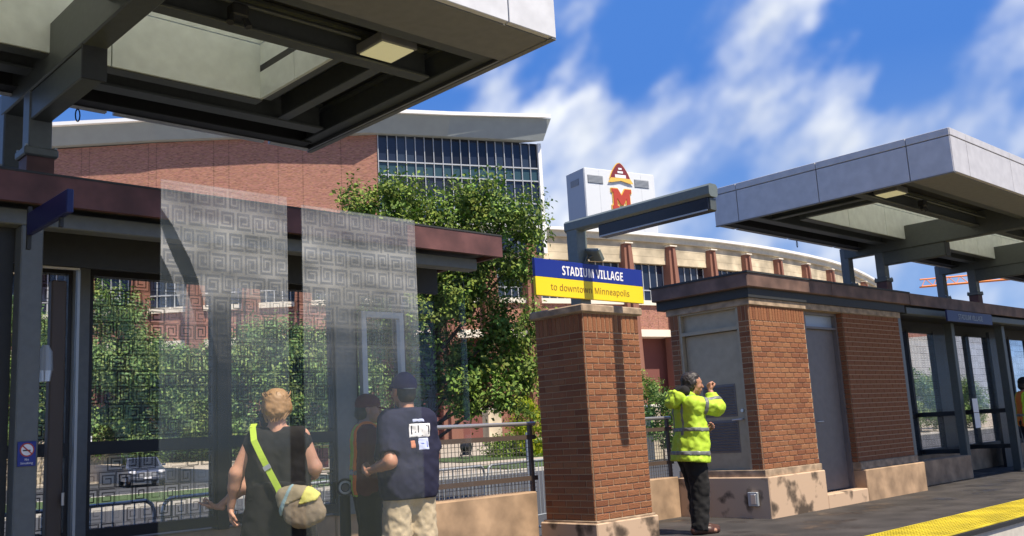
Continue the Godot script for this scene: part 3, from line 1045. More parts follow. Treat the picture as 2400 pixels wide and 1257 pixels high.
# ---------------------------------------------------------------- platform canopies
func canopy(called: String, xe: float, sg: int, length: float, skin: Material, posts: Array, label: String, high: float, zf: float) -> void:
	var t := thing(called, label, "canopy")
	var z0 := -8.1
	var z1 := -zf
	var y := 4.1
	var xo := xe + sg * length
	var top := y + high
	var X := func(d: float) -> float: return xe + sg * d
	# fascia panels, end and front, with open joints and a cap strip
	var joints := [z0, -7.69, -6.39, -5.11, z1]
	for i in 4:
		part("fascia_panel", bx(xe, y, joints[i] + 0.006, xe + sg * 0.05, top - 0.105, joints[i + 1] - 0.006, 0.004), skin, t)
		part("cap_strip", bx(xe - sg * 0.004, top - 0.095, joints[i] + 0.004, xe + sg * 0.05, top, joints[i + 1] - 0.004, 0.004), skin, t)
	var d := 0.0
	var step := 0.49
	while d < length - 0.01:
		var e := minf(d + step, length)
		part("fascia_panel", bx(X.call(d + 0.006), y, z1 + 0.004, X.call(e - 0.006), top - 0.105, z1 - 0.046, 0.004), skin, t)
		part("cap_strip", bx(X.call(d + 0.004), top - 0.095, z1 + 0.008, X.call(e - 0.004), top, z1 - 0.046, 0.004), skin, t)
		part("fascia_panel", bx(X.call(d + 0.056), y, z0 - 0.004, X.call(e - 0.006), top, z0 + 0.046, 0.004), skin, t)
		d = e
		step = 1.5
	part("fascia_backing", bx(X.call(0.052), y + 0.01, z0 + 0.05, X.call(0.07), top - 0.01, z1 - 0.05), M.steel_dark, t)
	part("fascia_backing", bx(X.call(0.072), y + 0.014, z0 + 0.048, xo, top - 0.01, z0 + 0.066), M.steel_dark, t)
	part("fascia_backing", bx(X.call(0.072), y + 0.014, z1 - 0.048, xo, top - 0.01, z1 - 0.066), M.steel_dark, t)
	# soffit strip along the front and thin lips round the other edges
	part("soffit", bx(X.call(0.052), y - 0.006, z1 - 0.05, X.call(length), y + 0.012, z1 - 0.56), M.soffit, t)
	part("soffit", bx(X.call(0.0), y - 0.012, z1 - 0.002, X.call(0.05), y - 0.001, z0), M.soffit, t)
	part("soffit", bx(X.call(0.12), y + 0.02, z0 + 0.05, X.call(length), y + 0.03, z0 + 0.20), M.steel_dark, t)
	# roof deck with an open well
	var wa := 1.08
	var wb := length - 1.0
	var wz0 := -7.16
	var wz1 := -6.05
	part("deck", bx(X.call(0.07), y + 0.30, z1 - 0.05, X.call(wa), y + 0.36, z0 + 0.05), M.steel_dark, t)
	part("deck", bx(X.call(wa), y + 0.30, z1 - 0.05, X.call(length), y + 0.36, wz1 + 0.03), M.steel_dark, t)
	part("deck", bx(X.call(wa), y + 0.30, wz0 - 0.03, X.call(length), y + 0.36, z0 + 0.05), M.steel_dark, t)
	d = wa - 0.03
	while d < wb - 0.1:
		var e := minf(d + 1.3, wb)
		for q in [wz0 - 0.03, wz1 + 0.001]:
			part("well_panel", bx(X.call(d + 0.005), y + 0.06, q, X.call(e - 0.005), y + 0.55, q + 0.028), M.well, t)
			part("well_panel", bx(X.call(d + 0.005), y + 0.56, q, X.call(e - 0.005), y + 0.72, q + 0.028), M.well, t)
		d = e
	for q in [wa - 0.03, wb]:
		part("well_panel", bx(X.call(q), y + 0.06, wz0, X.call(q + 0.029), y + 0.55, (wz0 + wz1) * 0.5 - 0.004), M.well, t)
		part("well_panel", bx(X.call(q), y + 0.06, (wz0 + wz1) * 0.5 + 0.004, X.call(q + 0.029), y + 0.55, wz1), M.well, t)
		part("well_panel", bx(X.call(q), y + 0.56, wz0, X.call(q + 0.029), y + 0.72, wz1), M.well, t)
	part("skylight", bx(X.call(wa - 0.1), y + 0.775, wz0 - 0.1, X.call(wb + 0.1), y + 0.795, wz1 + 0.1), M.frost, t)
	part("skylight_kerb", bx(X.call(wa - 0.03), y + 0.722, wz1 + 0.001, X.call(wb), y + 0.774, wz1 + 0.03), M.well, t)
	part("skylight_kerb", bx(X.call(wa - 0.03), y + 0.722, wz0, X.call(wa), y + 0.774, wz1), M.well, t)
	d = wa
	while d < wb:
		part("skylight_clip", bx(X.call(d), y + 0.722, wz0 - 0.03, X.call(d + 0.02), y + 0.774, wz0 - 0.01), M.steel_dark, t)
		d += 1.3
	# beams
	var ibeam := func(called2: String, a: Vector3, b: Vector3, h: float, w: float) -> void:
		var m := MB.new()
		var dd := (b - a)
		var l := dd.length()
		var bs := Basis(dd / l, Vector3.UP, (dd / l).cross(Vector3.UP))
		var c := (a + b) * 0.5
		m.obox(c + Vector3.UP * 0.011, Vector3(l, 0.022, w), bs, 0.004)
		m.obox(c + Vector3.UP * (h - 0.011), Vector3(l, 0.022, w), bs)
		m.obox(c + Vector3.UP * h * 0.5, Vector3(l, h - 0.046, 0.02), bs)
		part(called2, m, M.steel, t)
	ibeam.call("front_beam", Vector3(X.call(0.07), y + 0.03, z1 - 0.66), Vector3(xo, y + 0.03, z1 - 0.66), 0.27, 0.15)
	ibeam.call("rear_beam", Vector3(X.call(0.22), y + 0.04, -7.60), Vector3(xo, y + 0.04, -7.60), 0.25, 0.16)
	ibeam.call("end_beam", Vector3(X.call(0.12), y + 0.035, z1 - 0.60), Vector3(X.call(0.12), y + 0.035, z0 + 0.12), 0.26, 0.15)
	ibeam.call("middle_beam", Vector3(X.call(0.22), y + 0.04, -5.97), Vector3(xo, y + 0.04, -5.97), 0.25, 0.13)
	ibeam.call("joist", Vector3(X.call(0.66), y + 0.05, -6.05), Vector3(X.call(0.66), y + 0.05, -7.52), 0.24, 0.11)
	part("liner", bx(X.call(0.98), y + 0.06, wz0, X.call(1.05), y + 0.30, wz1), M.steel, t)
	part("liner", bx(X.call(1.05), y + 0.05, wz0 - 0.02, xo, y + 0.30, wz0 - 0.14), M.steel, t)
	for px in posts:
		for dz in [-7.68, -8.33]:
			if dz < -8.0 and px < 0:
				continue
			part("post", bx(px - 0.085, 3.05, dz - 0.08, px + 0.085, y + 0.1, dz + 0.08, 0.01), M.post_grey, t)
			part("collar", bx(px - 0.125, 3.48, dz - 0.12, px + 0.125, 3.55, dz + 0.12, 0.012), M.post_grey, t)
			part("post_footing", bx(px - 0.10, 3.0, dz - 0.095, px + 0.10, 3.48, dz + 0.095), M.roof_metal, t)
		part("cantilever", bx(px - 0.09, y - 0.10, -8.33, px + 0.09, y + 0.30, z1 - 0.12, 0.012), M.steel, t)
		part("bracket", bx(px - 0.075, y - 0.33, -7.72, px + 0.075, y - 0.10, -6.52, 0.01), M.steel, t)
		part("end_plate", bx(px - 0.085, y - 0.34, -6.52, px + 0.085, y - 0.09, -6.5), M.steel_dark, t)
	# square lights in the front bay, a conduit run with a junction box
	for q in [0.78, 6.6]:
		var lx: float = X.call(q)
		var lf := part("light_fitting", bx(lx - 0.17, y + 0.07, -5.9, lx + 0.17, y + 0.15, -5.56, 0.006), M.soffit, t)
		part("diffuser", bx(lx - 0.15, y + 0.062, -5.88, lx + 0.15, y + 0.075, -5.58, 0.003), M.lamp, lf)
	if sg > 0:
		part("roof_vent", MB.new().hexa([Vector3(xe + 0.55, top - 0.02, -6.05), Vector3(xe + 0.95, top - 0.02, -6.05), Vector3(xe + 0.95, top - 0.02, -6.5), Vector3(xe + 0.55, top - 0.02, -6.5), Vector3(xe + 0.62, top + 0.13, -6.1), Vector3(xe + 0.88, top + 0.13, -6.1), Vector3(xe + 0.88, top + 0.13, -6.28), Vector3(xe + 0.62, top + 0.13, -6.28)]), M.steel_dark, t)
	part("conduit", MB.new().tube(Vector3(X.call(0.98), y + 0.16, -5.80), Vector3(xo, y + 0.16, -5.80), 0.016, 0.016), M.steel, t)
	var jb := part("junction_box", bx(X.call(1.93), y + 0.06, -5.87, X.call(2.05), y + 0.15, -5.77, 0.01), M.steel_dark, t)
	for k in 2:
		part("spot", MB.new().tube(Vector3(X.call(1.94 + k * 0.1), y + 0.07, -5.82), Vector3(X.call(1.92 + k * 0.14), y - 0.0, -5.80), 0.022, 0.028), M.steel_dark, jb)
	for px in posts:
		for dz in [-7.68, -8.33]:
			for bxx in [-0.105, 0.105]:
				for bz in [-0.1, 0.1]:
					part("bolt", MB.new().tube(Vector3(px + bxx, 3.55, dz + bz), Vector3(px + bxx, 3.565, dz + bz), 0.012, 0.012, 6), M.galv, t)
	var loop := []
	for k in 11:
		var an := TAU * k / 10.0
		loop.append(Vector3(X.call(2.28 + 0.018 * cos(an)), y - 0.06 + 0.055 * sin(an), z0 + 0.02))
	part("hanging_loop", MB.new().path(loop, 0.006, 5), M.rubber, t)

# ---------------------------------------------------------------- brick utility building
func utility_building() -> void:
	var t := thing("utility_building", "small brick utility building with two metal doors under a brown metal roof", "building")
	var r := RandomNumberGenerator.new()
	r.seed = 21
	var L := 10.63
	var F := -6.78
	# concrete base with a step at the right-hand door
	part("base", bx(10.55, -0.02, -6.68, 11.93, 0.50, -8.1, 0.012), M.stained, t)
	part("base", bx(11.935, -0.02, -6.68, 13.045, 0.18, -8.1, 0.012), M.stained, t)
	part("base", bx(13.05, -0.02, -6.68, 14.93, 0.43, -8.1, 0.012), M.concrete, t)
	part("plinth_course", bx(10.60, 0.498, -6.745, 11.975, 0.585, -8.07, 0.006), M.cap_stone, t)
	part("plinth_course", bx(13.045, 0.428, -6.745, 14.87, 0.535, -8.07, 0.006), M.cap_stone, t)
	# masonry behind the bricks
	part("wall", bx(L, 0.585, F, 11.97, 2.66, -6.95), M.mortar, t)
	part("wall", bx(13.06, 0.535, F, 14.83, 2.66, -8.04), M.mortar, t)
	part("wall", bx(L, 0.585, -7.90, 11.97, 2.66, -8.04), M.mortar, t)
	part("wall", bx(10.80, 0.5, -6.95, 11.97, 2.66, -7.90), M.steel_dark, t)
	part("wall", bx(11.97, 0.18, -6.98, 13.05, 2.66, -8.04), M.steel_dark, t)
	brick_face(t, Vector3(L, 0.585, F), Vector3.RIGHT, Vector3.BACK, 1.34, 2.075, true, r)
	brick_face(t, Vector3(L, 0.585, -6.95), Vector3.BACK, Vector3.LEFT, 0.17, 2.075, true, r, null, 1)
	brick_face(t, Vector3(L, 0.585, -8.04), Vector3.BACK, Vector3.LEFT, 0.14, 2.075, true, r)
	var far := MB.new()
	brick_face(t, Vector3(13.05, 0.535, F), Vector3.RIGHT, Vector3.BACK, 1.78, 2.125, false, r, far)
	brick_face(t, Vector3(13.05, 0.535, -6.98), Vector3.BACK, Vector3.LEFT, 0.2, 2.125, false, r, far, 1)
	part("brickwork", far, M.brick1, t, "shaded brick courses right of the second door", true)
	# lintel band, soffit beam, roof
	part("lintel", bx(L - 0.02, 2.66, -6.75, 14.87, 2.75, -8.08, 0.005), M.cap_stone, t)
	part("eaves_beam", bx(L - 0.06, 2.75, -6.725, 15.0, 2.872, -8.2), M.steel_dark, t)
	part("roof_fascia", bx(10.49, 2.872, -6.665, 12.62, 3.06, -8.22, 0.012), M.roof_brown, t)
	part("roof_fascia", bx(12.624, 2.872, -6.665, 15.1, 3.06, -8.22, 0.012), M.roof_brown, t)
	part("drip_edge", bx(10.475, 3.05, -6.65, 15.1, 3.075, -8.23), M.steel_dark, t)
	# door in the left face
	var d := part("door", bx(L + 0.075, 0.53, -6.99, L + 0.12, 2.36, -7.86, 0.004), M.stainless, t, "stainless door with two louvre panels in the left face")
	var fr := MB.new()
	fr.box(Vector3(L + 0.01, 0.51, -6.985), Vector3(L + 0.13, 2.70, -6.948))
	fr.box(Vector3(L + 0.01, 0.51, -7.902), Vector3(L + 0.13, 2.70, -7.865))
	fr.box(Vector3(L + 0.012, 2.64, -7.865), Vector3(L + 0.13, 2.698, -6.985))
	fr.box(Vector3(L + 0.012, 2.365, -7.865), Vector3(L + 0.13, 2.41, -6.985))
	part("frame", fr, M.stainless, d)
	part("transom_panel", bx(L + 0.07, 2.41, -6.985, L + 0.12, 2.64, -7.865), M.stainless, d)
	for q in [[0.80, 1.22], [1.26, 1.68]]:
		part("louvre_frame", bx(L + 0.068, q[0], -7.14, L + 0.078, q[1], -7.64), M.stainless_dark, d)
		for k in 11:
			part("louvre_slat", MB.new().obox(Vector3(L + 0.062, q[0] + 0.035 + k * 0.035, -7.39), Vector3(0.02, 0.007, 0.46), Basis(Vector3(0, 0, 1), 0.7)), M.stainless_dark, d)
	part("handle", MB.new().tube(Vector3(L + 0.03, 1.22, -7.06), Vector3(L + 0.03, 1.215, -7.2), 0.011, 0.009).tube(Vector3(L + 0.075, 1.22, -7.06), Vector3(L + 0.03, 1.22, -7.06), 0.014, 0.012), M.bright_steel, d)
	part("lock", MB.new().tube(Vector3(L + 0.076, 1.33, -7.06), Vector3(L + 0.06, 1.33, -7.06), 0.024, 0.022, 12), M.bright_steel, d)
	# door in the front face
	d = part("door", bx(12.17, 0.19, -6.93, 13.0, 2.42, -6.975, 0.004), M.stainless_dark, t, "tall dark grey door in the front face above the step")
	fr = MB.new()
	fr.box(Vector3(12.11, 0.18, -6.975), Vector3(12.17, 2.67, -6.87))
	fr.box(Vector3(13.0, 0.18, -6.975), Vector3(13.05, 2.67, -6.87))
	fr.box(Vector3(12.17, 2.62, -6.972), Vector3(13.0, 2.668, -6.872))
	fr.box(Vector3(12.17, 2.42, -6.972), Vector3(13.0, 2.45, -6.872))
	part("frame", fr, M.stainless_dark, d)
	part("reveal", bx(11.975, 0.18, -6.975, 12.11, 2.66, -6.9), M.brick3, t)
	part("transom_window", bx(12.17, 2.45, -6.93, 13.0, 2.62, -6.95), M.galv, d)
	part("handle", MB.new().tube(Vector3(12.24, 1.13, -6.89), Vector3(12.4, 1.13, -6.89), 0.011, 0.009).tube(Vector3(12.24, 1.13, -6.93), Vector3(12.24, 1.13, -6.89), 0.014, 0.012), M.bright_steel, d)
	part("latch_plate", bx(12.185, 1.02, -6.92, 12.225, 1.22, -6.93, 0.003), M.bright_steel, d)
	# outlet box on the left of the base, corner post
	var ob := part("outlet_box", bx(10.51, 0.15, -6.84, 10.55, 0.32, -6.98, 0.006), M.galv, t)
	part("outlet_cover", bx(10.498, 0.175, -6.86, 10.51, 0.295, -6.93, 0.004), M.bright_steel, ob)
	part("downpipe", bx(14.86, 0.43, -6.80, 14.99, 2.85, -6.93, 0.01), M.post_grey, t)

# ---------------------------------------------------------------- shelters
func glazing(t: Node3D, x0: float, x1: float, y0: float, y1: float, z: float, mat: Material, s := 0.135) -> void:
	var g := part("pane", bx(x0, y0, z - 0.006, x1, y1, z + 0.006), M.glass, t)
	var m := MB.new()
	m.quad(Vector3(x0, y0, z + 0.009), Vector3(x1, y0, z + 0.009), Vector3(x1, y1, z + 0.009), Vector3(x0, y1, z + 0.009))
	for i in 4:
		var q := m.uv[i]
		m.uv[i] = Vector2((x0 + q.x * (x1 - x0)) / (s * 8.0), -(y0 + (1.0 - q.y) * (y1 - y0)) / (s * 16.0))
	part("fret_print", m, mat, g)

func left_shelter() -> void:
	var t := thing("passenger_shelter", "long glass passenger shelter with brown metal roof and square spiral glazing at left", "shelter")
	M.fret = printed(fret_image(512, 1024, 64, Color(0.03, 0.03, 0.03, 0.02), Color(0.016, 0.016, 0.018, 0.86), 3))
	for i in 4:
		part("roof_fascia", bx(-5.0 + i * 2.79, 2.85, -6.55, -5.0 + (i + 1) * 2.79 - 0.003, 3.05, -6.60), M.roof_metal, t)
	part("roof_deck", bx(-5.0, 2.93, -6.60, 6.15, 3.045, -8.35), M.roof_metal, t)
	part("end_fascia", bx(6.11, 2.85, -6.603, 6.157, 3.05, -8.36), M.roof_metal, t)
	part("drip_edge", bx(-5.0, 3.047, -6.545, 6.16, 3.062, -8.36), M.steel_dark, t)
	part("ceiling", bx(-5.0, 2.885, -6.61, 6.1, 2.915, -8.34), M.steel_dark, t)
	part("gutter_beam", bx(-5.0, 2.74, -6.74, 6.0, 2.85, -6.88, 0.008), M.post_grey, t)
	part("header", bx(-5.0, 2.72, -8.0, 6.04, 2.885, -8.09), M.black_frame, t)
	part("header", bx(-5.0, 2.60, -7.35, 6.0, 2.885, -7.40), M.steel_dark, t)
	for x in [-2.2, 2.04]:
		part("front_post", bx(x - 0.07, 0.0, -6.74, x + 0.07, 2.74, -6.88, 0.008), M.post_grey, t)
		part("post_back", bx(x - 0.20, 0.0, -6.88, x - 0.075, 2.74, -7.0), M.steel_dark, t)
	# rear wall: posts, rails, panes
	for q in [[-2.3, -2.15, 0], [0.2, 0.34, 0], [1.34, 1.42, 0], [2.73, 2.868, 0], [3.97, 4.085, 1], [5.2, 5.44, 0], [6.0, 6.06, 1]]:
		part("mullion", bx(q[0], 0.52, -7.98, q[1], 2.72, -8.10, 0.006), M.black_frame if q[2] else M.post_grey, t)
	for q in [[0.34, 1.34], [1.42, 2.73], [2.868, 3.97], [4.085, 5.2], [5.44, 6.0]]:
		for y in [[0.55, 0.635], [1.215, 1.315], [2.66, 2.72]]:
			part("rail", bx(q[0], y[0], -7.99, q[1], y[1], -8.09), M.black_frame, t)
		for s in [q[0], q[1] - 0.03]:
			part("stile", bx(s, 0.635, -7.995, s + 0.03, 2.66, -8.085), M.black_frame, t)
		glazing(t, q[0] + 0.03, q[1] - 0.03, 0.635, 1.215, -8.04, M.fret)
		glazing(t, q[0] + 0.03, q[1] - 0.03, 1.315, 2.66, -8.04, M.fret)
	# end wall frame and the door opening frame in light metal
	for q in [[5.46, 5.52], [5.93, 5.98]]:
		part("door_frame", bx(q[0], 0.52, -7.90, q[1], 2.42, -7.96), M.galv, t)
	part("door_frame", bx(5.46, 2.42, -7.90, 5.98, 2.48, -7.96), M.galv, t)
	part("end_pane", bx(5.99, 0.6, -6.95, 6.002, 2.7, -7.95), M.glass, t)
	# inside left: a lit frame with a round-backed fitting on a pole
	part("screen_frame", bx(2.30, 2.60, -7.46, 2.60, 2.635, -7.50), M.white, t)
	part("screen_frame", bx(2.585, 0.3, -7.46, 2.605, 2.60, -7.50), M.galv, t)
	part("help_pole", bx(2.42, 0.0, -7.52, 2.53, 2.52, -7.60, 0.01), M.bar_brown, t)
	var hp := part("help_point", MB.new().tube(Vector3(2.40, 1.84, -7.55), Vector3(2.40, 1.98, -7.55), 0.055, 0.05, 12).tube(Vector3(2.40, 1.98, -7.55), Vector3(2.40, 2.03, -7.55), 0.05, 0.025, 12), M.galv, t)
	part("lamp_glass", MB.new().tube(Vector3(2.40, 1.76, -7.55), Vector3(2.40, 1.84, -7.55), 0.04, 0.052, 12), M.bright_steel, hp)
	part("push_bar", MB.new().tube(Vector3(2.52, 0.86, -7.48), Vector3(2.52, 0.95, -7.48), 0.012, 0.012), M.bright_steel, t)
	# signs
	var bl := thing("blade_sign", "dark blue blade sign sticking out under the brown roof fascia at left", "sign", Vector3(1.95, 2.69, -6.14))
	part("board", bx(-0.02, -0.072, -0.365, 0.02, 0.075, 0.365, 0.006), M.sign_navy, bl)
	part("bracket", bx(-0.012, -0.16, -0.40, 0.012, 0.12, -0.366), M.steel_dark, bl)
	part("hanger", bx(-0.01, -0.13, 0.20, 0.01, -0.072, 0.23), M.steel_dark, bl)
	var ns := thing("no_smoking_sign", "small blue no smoking sign with red ringed symbol on the grey post", "sign", Vector3(2.04, 1.235, -6.73))
	part("plate", bx(-0.055, -0.078, -0.009, 0.055, 0.078, 0.002, 0.002), M.sign_blue, ns)
	var ring := MB.new()
	ring.tube(Vector3(0, 0.026, 0.0025), Vector3(0, 0.026, 0.004), 0.044, 0.044, 24)
	part("ring", ring, M.red, ns)
	part("disc", MB.new().tube(Vector3(0, 0.026, 0.0045), Vector3(0, 0.026, 0.0055), 0.036, 0.036, 24), M.white, ns)
	part("cigarette", bx(-0.026, 0.018, 0.006, 0.02, 0.026, 0.0066), M.black_frame, ns)
	part("slash", MB.new().obox(Vector3(0, 0.026, 0.0072), Vector3(0.074, 0.008, 0.0008), Basis(Vector3(0, 0, 1), -0.75)), M.red, ns)
	text(ns, "lettering", "No", Vector3(0, -0.035, 0.004), 0.024, 0.014, M.white)
	text(ns, "lettering", "Smoking", Vector3(0, -0.06, 0.004), 0.075, 0.018, M.white)

func right_shelter() -> void:
	var t := thing("passenger_shelter", "dark glazed passenger shelter beyond the brick building at right, under brown roof", "shelter")
	for i in 6:
		part("roof_fascia", bx(15.104 + i * 3.0, 2.872, -6.665, 15.1 + (i + 1) * 3.0, 3.06, -6.70), M.roof_brown, t)
	part("roof_deck", bx(15.1, 2.93, -6.70, 33.0, 3.055, -8.35), M.roof_brown, t)
	part("ceiling", bx(15.1, 2.885, -6.71, 33, 2.915, -8.34), M.steel_dark, t)
	part("gutter_beam", bx(15.1, 2.74, -6.74, 33, 2.85, -6.88, 0.008), M.steel, t)
	part("header", bx(15.0, 2.72, -8.0, 33, 2.885, -8.09), M.black_frame, t)
	var xs := [15.0, 17.75, 18.9, 19.4, 20.55, 21.6, 22.8, 24.0, 25.2, 26.4]
	M.fret_far = printed(fret_image(512, 1024, 64, Color(0.05, 0.05, 0.05, 0.03), Color(0.03, 0.03, 0.032, 0.55), 9))
	for i in xs.size() - 1:
		if i == 2:
			part("mullion", bx(xs[2], 0.0, -7.98, xs[3], 2.72, -8.1), M.black_frame, t)
			continue
		part("mullion", bx(xs[i], 0.0, -7.98, xs[i] + 0.07, 2.72, -8.10), M.black_frame, t)
		for y in [[0.40, 0.50], [1.09, 1.17], [2.68, 2.72]]:
			part("rail", bx(xs[i] + 0.07, y[0], -7.99, xs[i + 1], y[1], -8.09), M.black_frame, t)
		glazing(t, xs[i] + 0.07, xs[i + 1], 0.50, 1.09, -8.04, M.fret_far)
		glazing(t, xs[i] + 0.07, xs[i + 1], 1.17, 2.68, -8.04, M.fret_far)
	part("rear_wall", bx(15.0, 0.0, -7.94, 33, 0.40, -8.3), M.concrete, t)
	part("bench_wall", bx(15.35, 0.0, -7.02, 17.55, 0.40, -7.3, 0.01), M.concrete, t)
	# glazed screens across the shelter and its front posts
	for q in [[17.75, -7.15], [19.6, -6.95]]:
		part("front_post", bx(q[0], 0.0, q[1], q[0] + 0.14, 2.74, q[1] - 0.14, 0.008), M.steel, t)
		part("screen_rail", bx(q[0] + 0.05, 1.09, q[1] - 0.14, q[0] + 0.09, 1.17, -7.98), M.black_frame, t)
		part("screen_rail", bx(q[0] + 0.05, 0.42, q[1] - 0.14, q[0] + 0.09, 0.50, -7.98), M.black_frame, t)
		part("screen_pane", bx(q[0] + 0.064, 0.5, q[1] - 0.14, q[0] + 0.076, 2.7, -7.98), M.glass, t)
	part("inner_panel", bx(20.7, 0.0, -7.6, 21.6, 2.72, -7.66), M.black_frame, t)
	var nt := thing("paper_notice", "white paper notice taped to the dark glass screen of the right shelter", "notice", Vector3(17.99, 1.12, -7.0))
	part("sheet", bx(-0.115, 0.005, -0.004, 0.115, 0.25, 0.0), M.white, nt)
	part("sheet", bx(-0.11, -0.27, -0.004, 0.12, -0.005, 0.001), M.white, nt)
	var sg := thing("station_sign", "dark blue station name sign hung under the right shelter roof edge", "sign", Vector3(17.0, 2.72, -6.5))
	part("board", bx(-0.95, -0.09, -0.03, 0.95, 0.10, 0.0, 0.005), M.sign_navy, sg)
	text(sg, "lettering", "STADIUM VILLAGE", Vector3(0, 0.0, 0.004), 1.02, 0.085, M.galv)

# ---------------------------------------------------------------- sign pillar
func pillar() -> void:
	var t := thing("brick_pillar", "freestanding square brick pillar with pale cap and concrete foot", "pillar", Vector3(7.96, 0, -7.165))
	var r := RandomNumberGenerator.new()
	r.seed = 31
	part("foot", bx(-0.50, -0.02, -0.41, 0.50, 0.25, 0.405, 0.012), M.stained, t)
	part("foot_cap", bx(-0.475, 0.248, -0.385, 0.475, 0.272, 0.385, 0.006), M.cap_stone, t)
	part("core", bx(-0.452, 0.27, -0.357, 0.452, 2.42, 0.357), M.mortar, t)
	brick_face(t, Vector3(-0.452, 0.272, 0.357), Vector3.RIGHT, Vector3.BACK, 0.904, 2.143, true, r)
	brick_face(t, Vector3(-0.452, 0.272, -0.357), Vector3.BACK, Vector3.LEFT, 0.714, 2.143, true, r, null, 1)
	var rest := MB.new()
	brick_face(t, Vector3(0.452, 0.272, 0.357), Vector3.FORWARD, Vector3.RIGHT, 0.714, 2.143, true, r, rest)
	brick_face(t, Vector3(0.452, 0.272, -0.357), Vector3.LEFT, Vector3.FORWARD, 0.904, 2.143, true, r, rest)
	part("rear_brickwork", rest, M.brick0, t, "", true)
	part("cap", bx(-0.50, 2.42, -0.40, 0.50, 2.505, 0.40, 0.012), M.cap_stone, t)
	# sign board on its mast
	var s := thing("station_sign", "blue and yellow station name sign board on top of the brick pillar", "sign", Vector3(8.12, 2.64, -7.2))
	part("upper_band", bx(-0.905, 0.205, -0.02, 0.905, 0.405, 0.02, 0.003), M.sign_blue, s)
	part("lower_band", bx(-0.905, 0.0, -0.02, 0.905, 0.2045, 0.02, 0.003), M.sign_yellow, s)
	text(s, "lettering", "STADIUM VILLAGE", Vector3(0.03, 0.298, 0.022), 1.03, 0.105, M.white, Basis(), "Droid Sans", 600)
	text(s, "lettering", "to downtown Minneapolis", Vector3(-0.02, 0.095, 0.022), 1.32, 0.098, M.ochre)
	var m := thing("display_mast", "grey steel mast and boom carrying a dark display box above the sign", "mast", Vector3(8.08, 2.5, -7.335))
	part("column", bx(-0.085, 0.0, -0.085, 0.085, 1.02, 0.085, 0.01), M.pole_grey, m)
	part("base_plate", bx(-0.15, 0.003, -0.13, 0.15, 0.02, 0.13), M.pole_grey, m)
	var arm := PackedVector2Array([Vector2(-0.075, -0.055), Vector2(-0.05, -0.08), Vector2(0.05, -0.08), Vector2(0.075, -0.055), Vector2(0.075, 0.03), Vector2(0.05, 0.055), Vector2(-0.05, 0.055), Vector2(-0.075, 0.03)])
	part("boom", MB.new().prism(arm, Transform3D(Basis(), Vector3(-0.02, 1.02, -0.1)), 2.02), M.pole_grey, m)
	var db := part("display_box", bx(-0.075, 0.80, 0.40, 0.055, 0.94, 1.885, 0.008), M.display, m)
	part("end_cap", bx(-0.06, 0.81, 1.886, 0.04, 0.93, 1.90), M.steel, db)
	part("side_rail", bx(-0.082, 0.80, 0.42, -0.076, 0.815, 1.87), M.galv, db)
	var fl := part("floodlight", MB.new().obox(Vector3(0.10, 0.66, 0.17), Vector3(0.16, 0.06, 0.20), Basis(Vector3(1, 0, 0), 0.2) * Basis(Vector3(0, 0, 1), -0.85), 0.01), M.pole_grey, m)
	part("yoke", MB.new().tube(Vector3(0.02, 0.6, 0.08), Vector3(0.10, 0.66, 0.17), 0.014, 0.014).tube(Vector3(-0.04, 0.52, 0.1), Vector3(0.03, 0.66, 0.12), 0.011, 0.011), M.steel, fl)

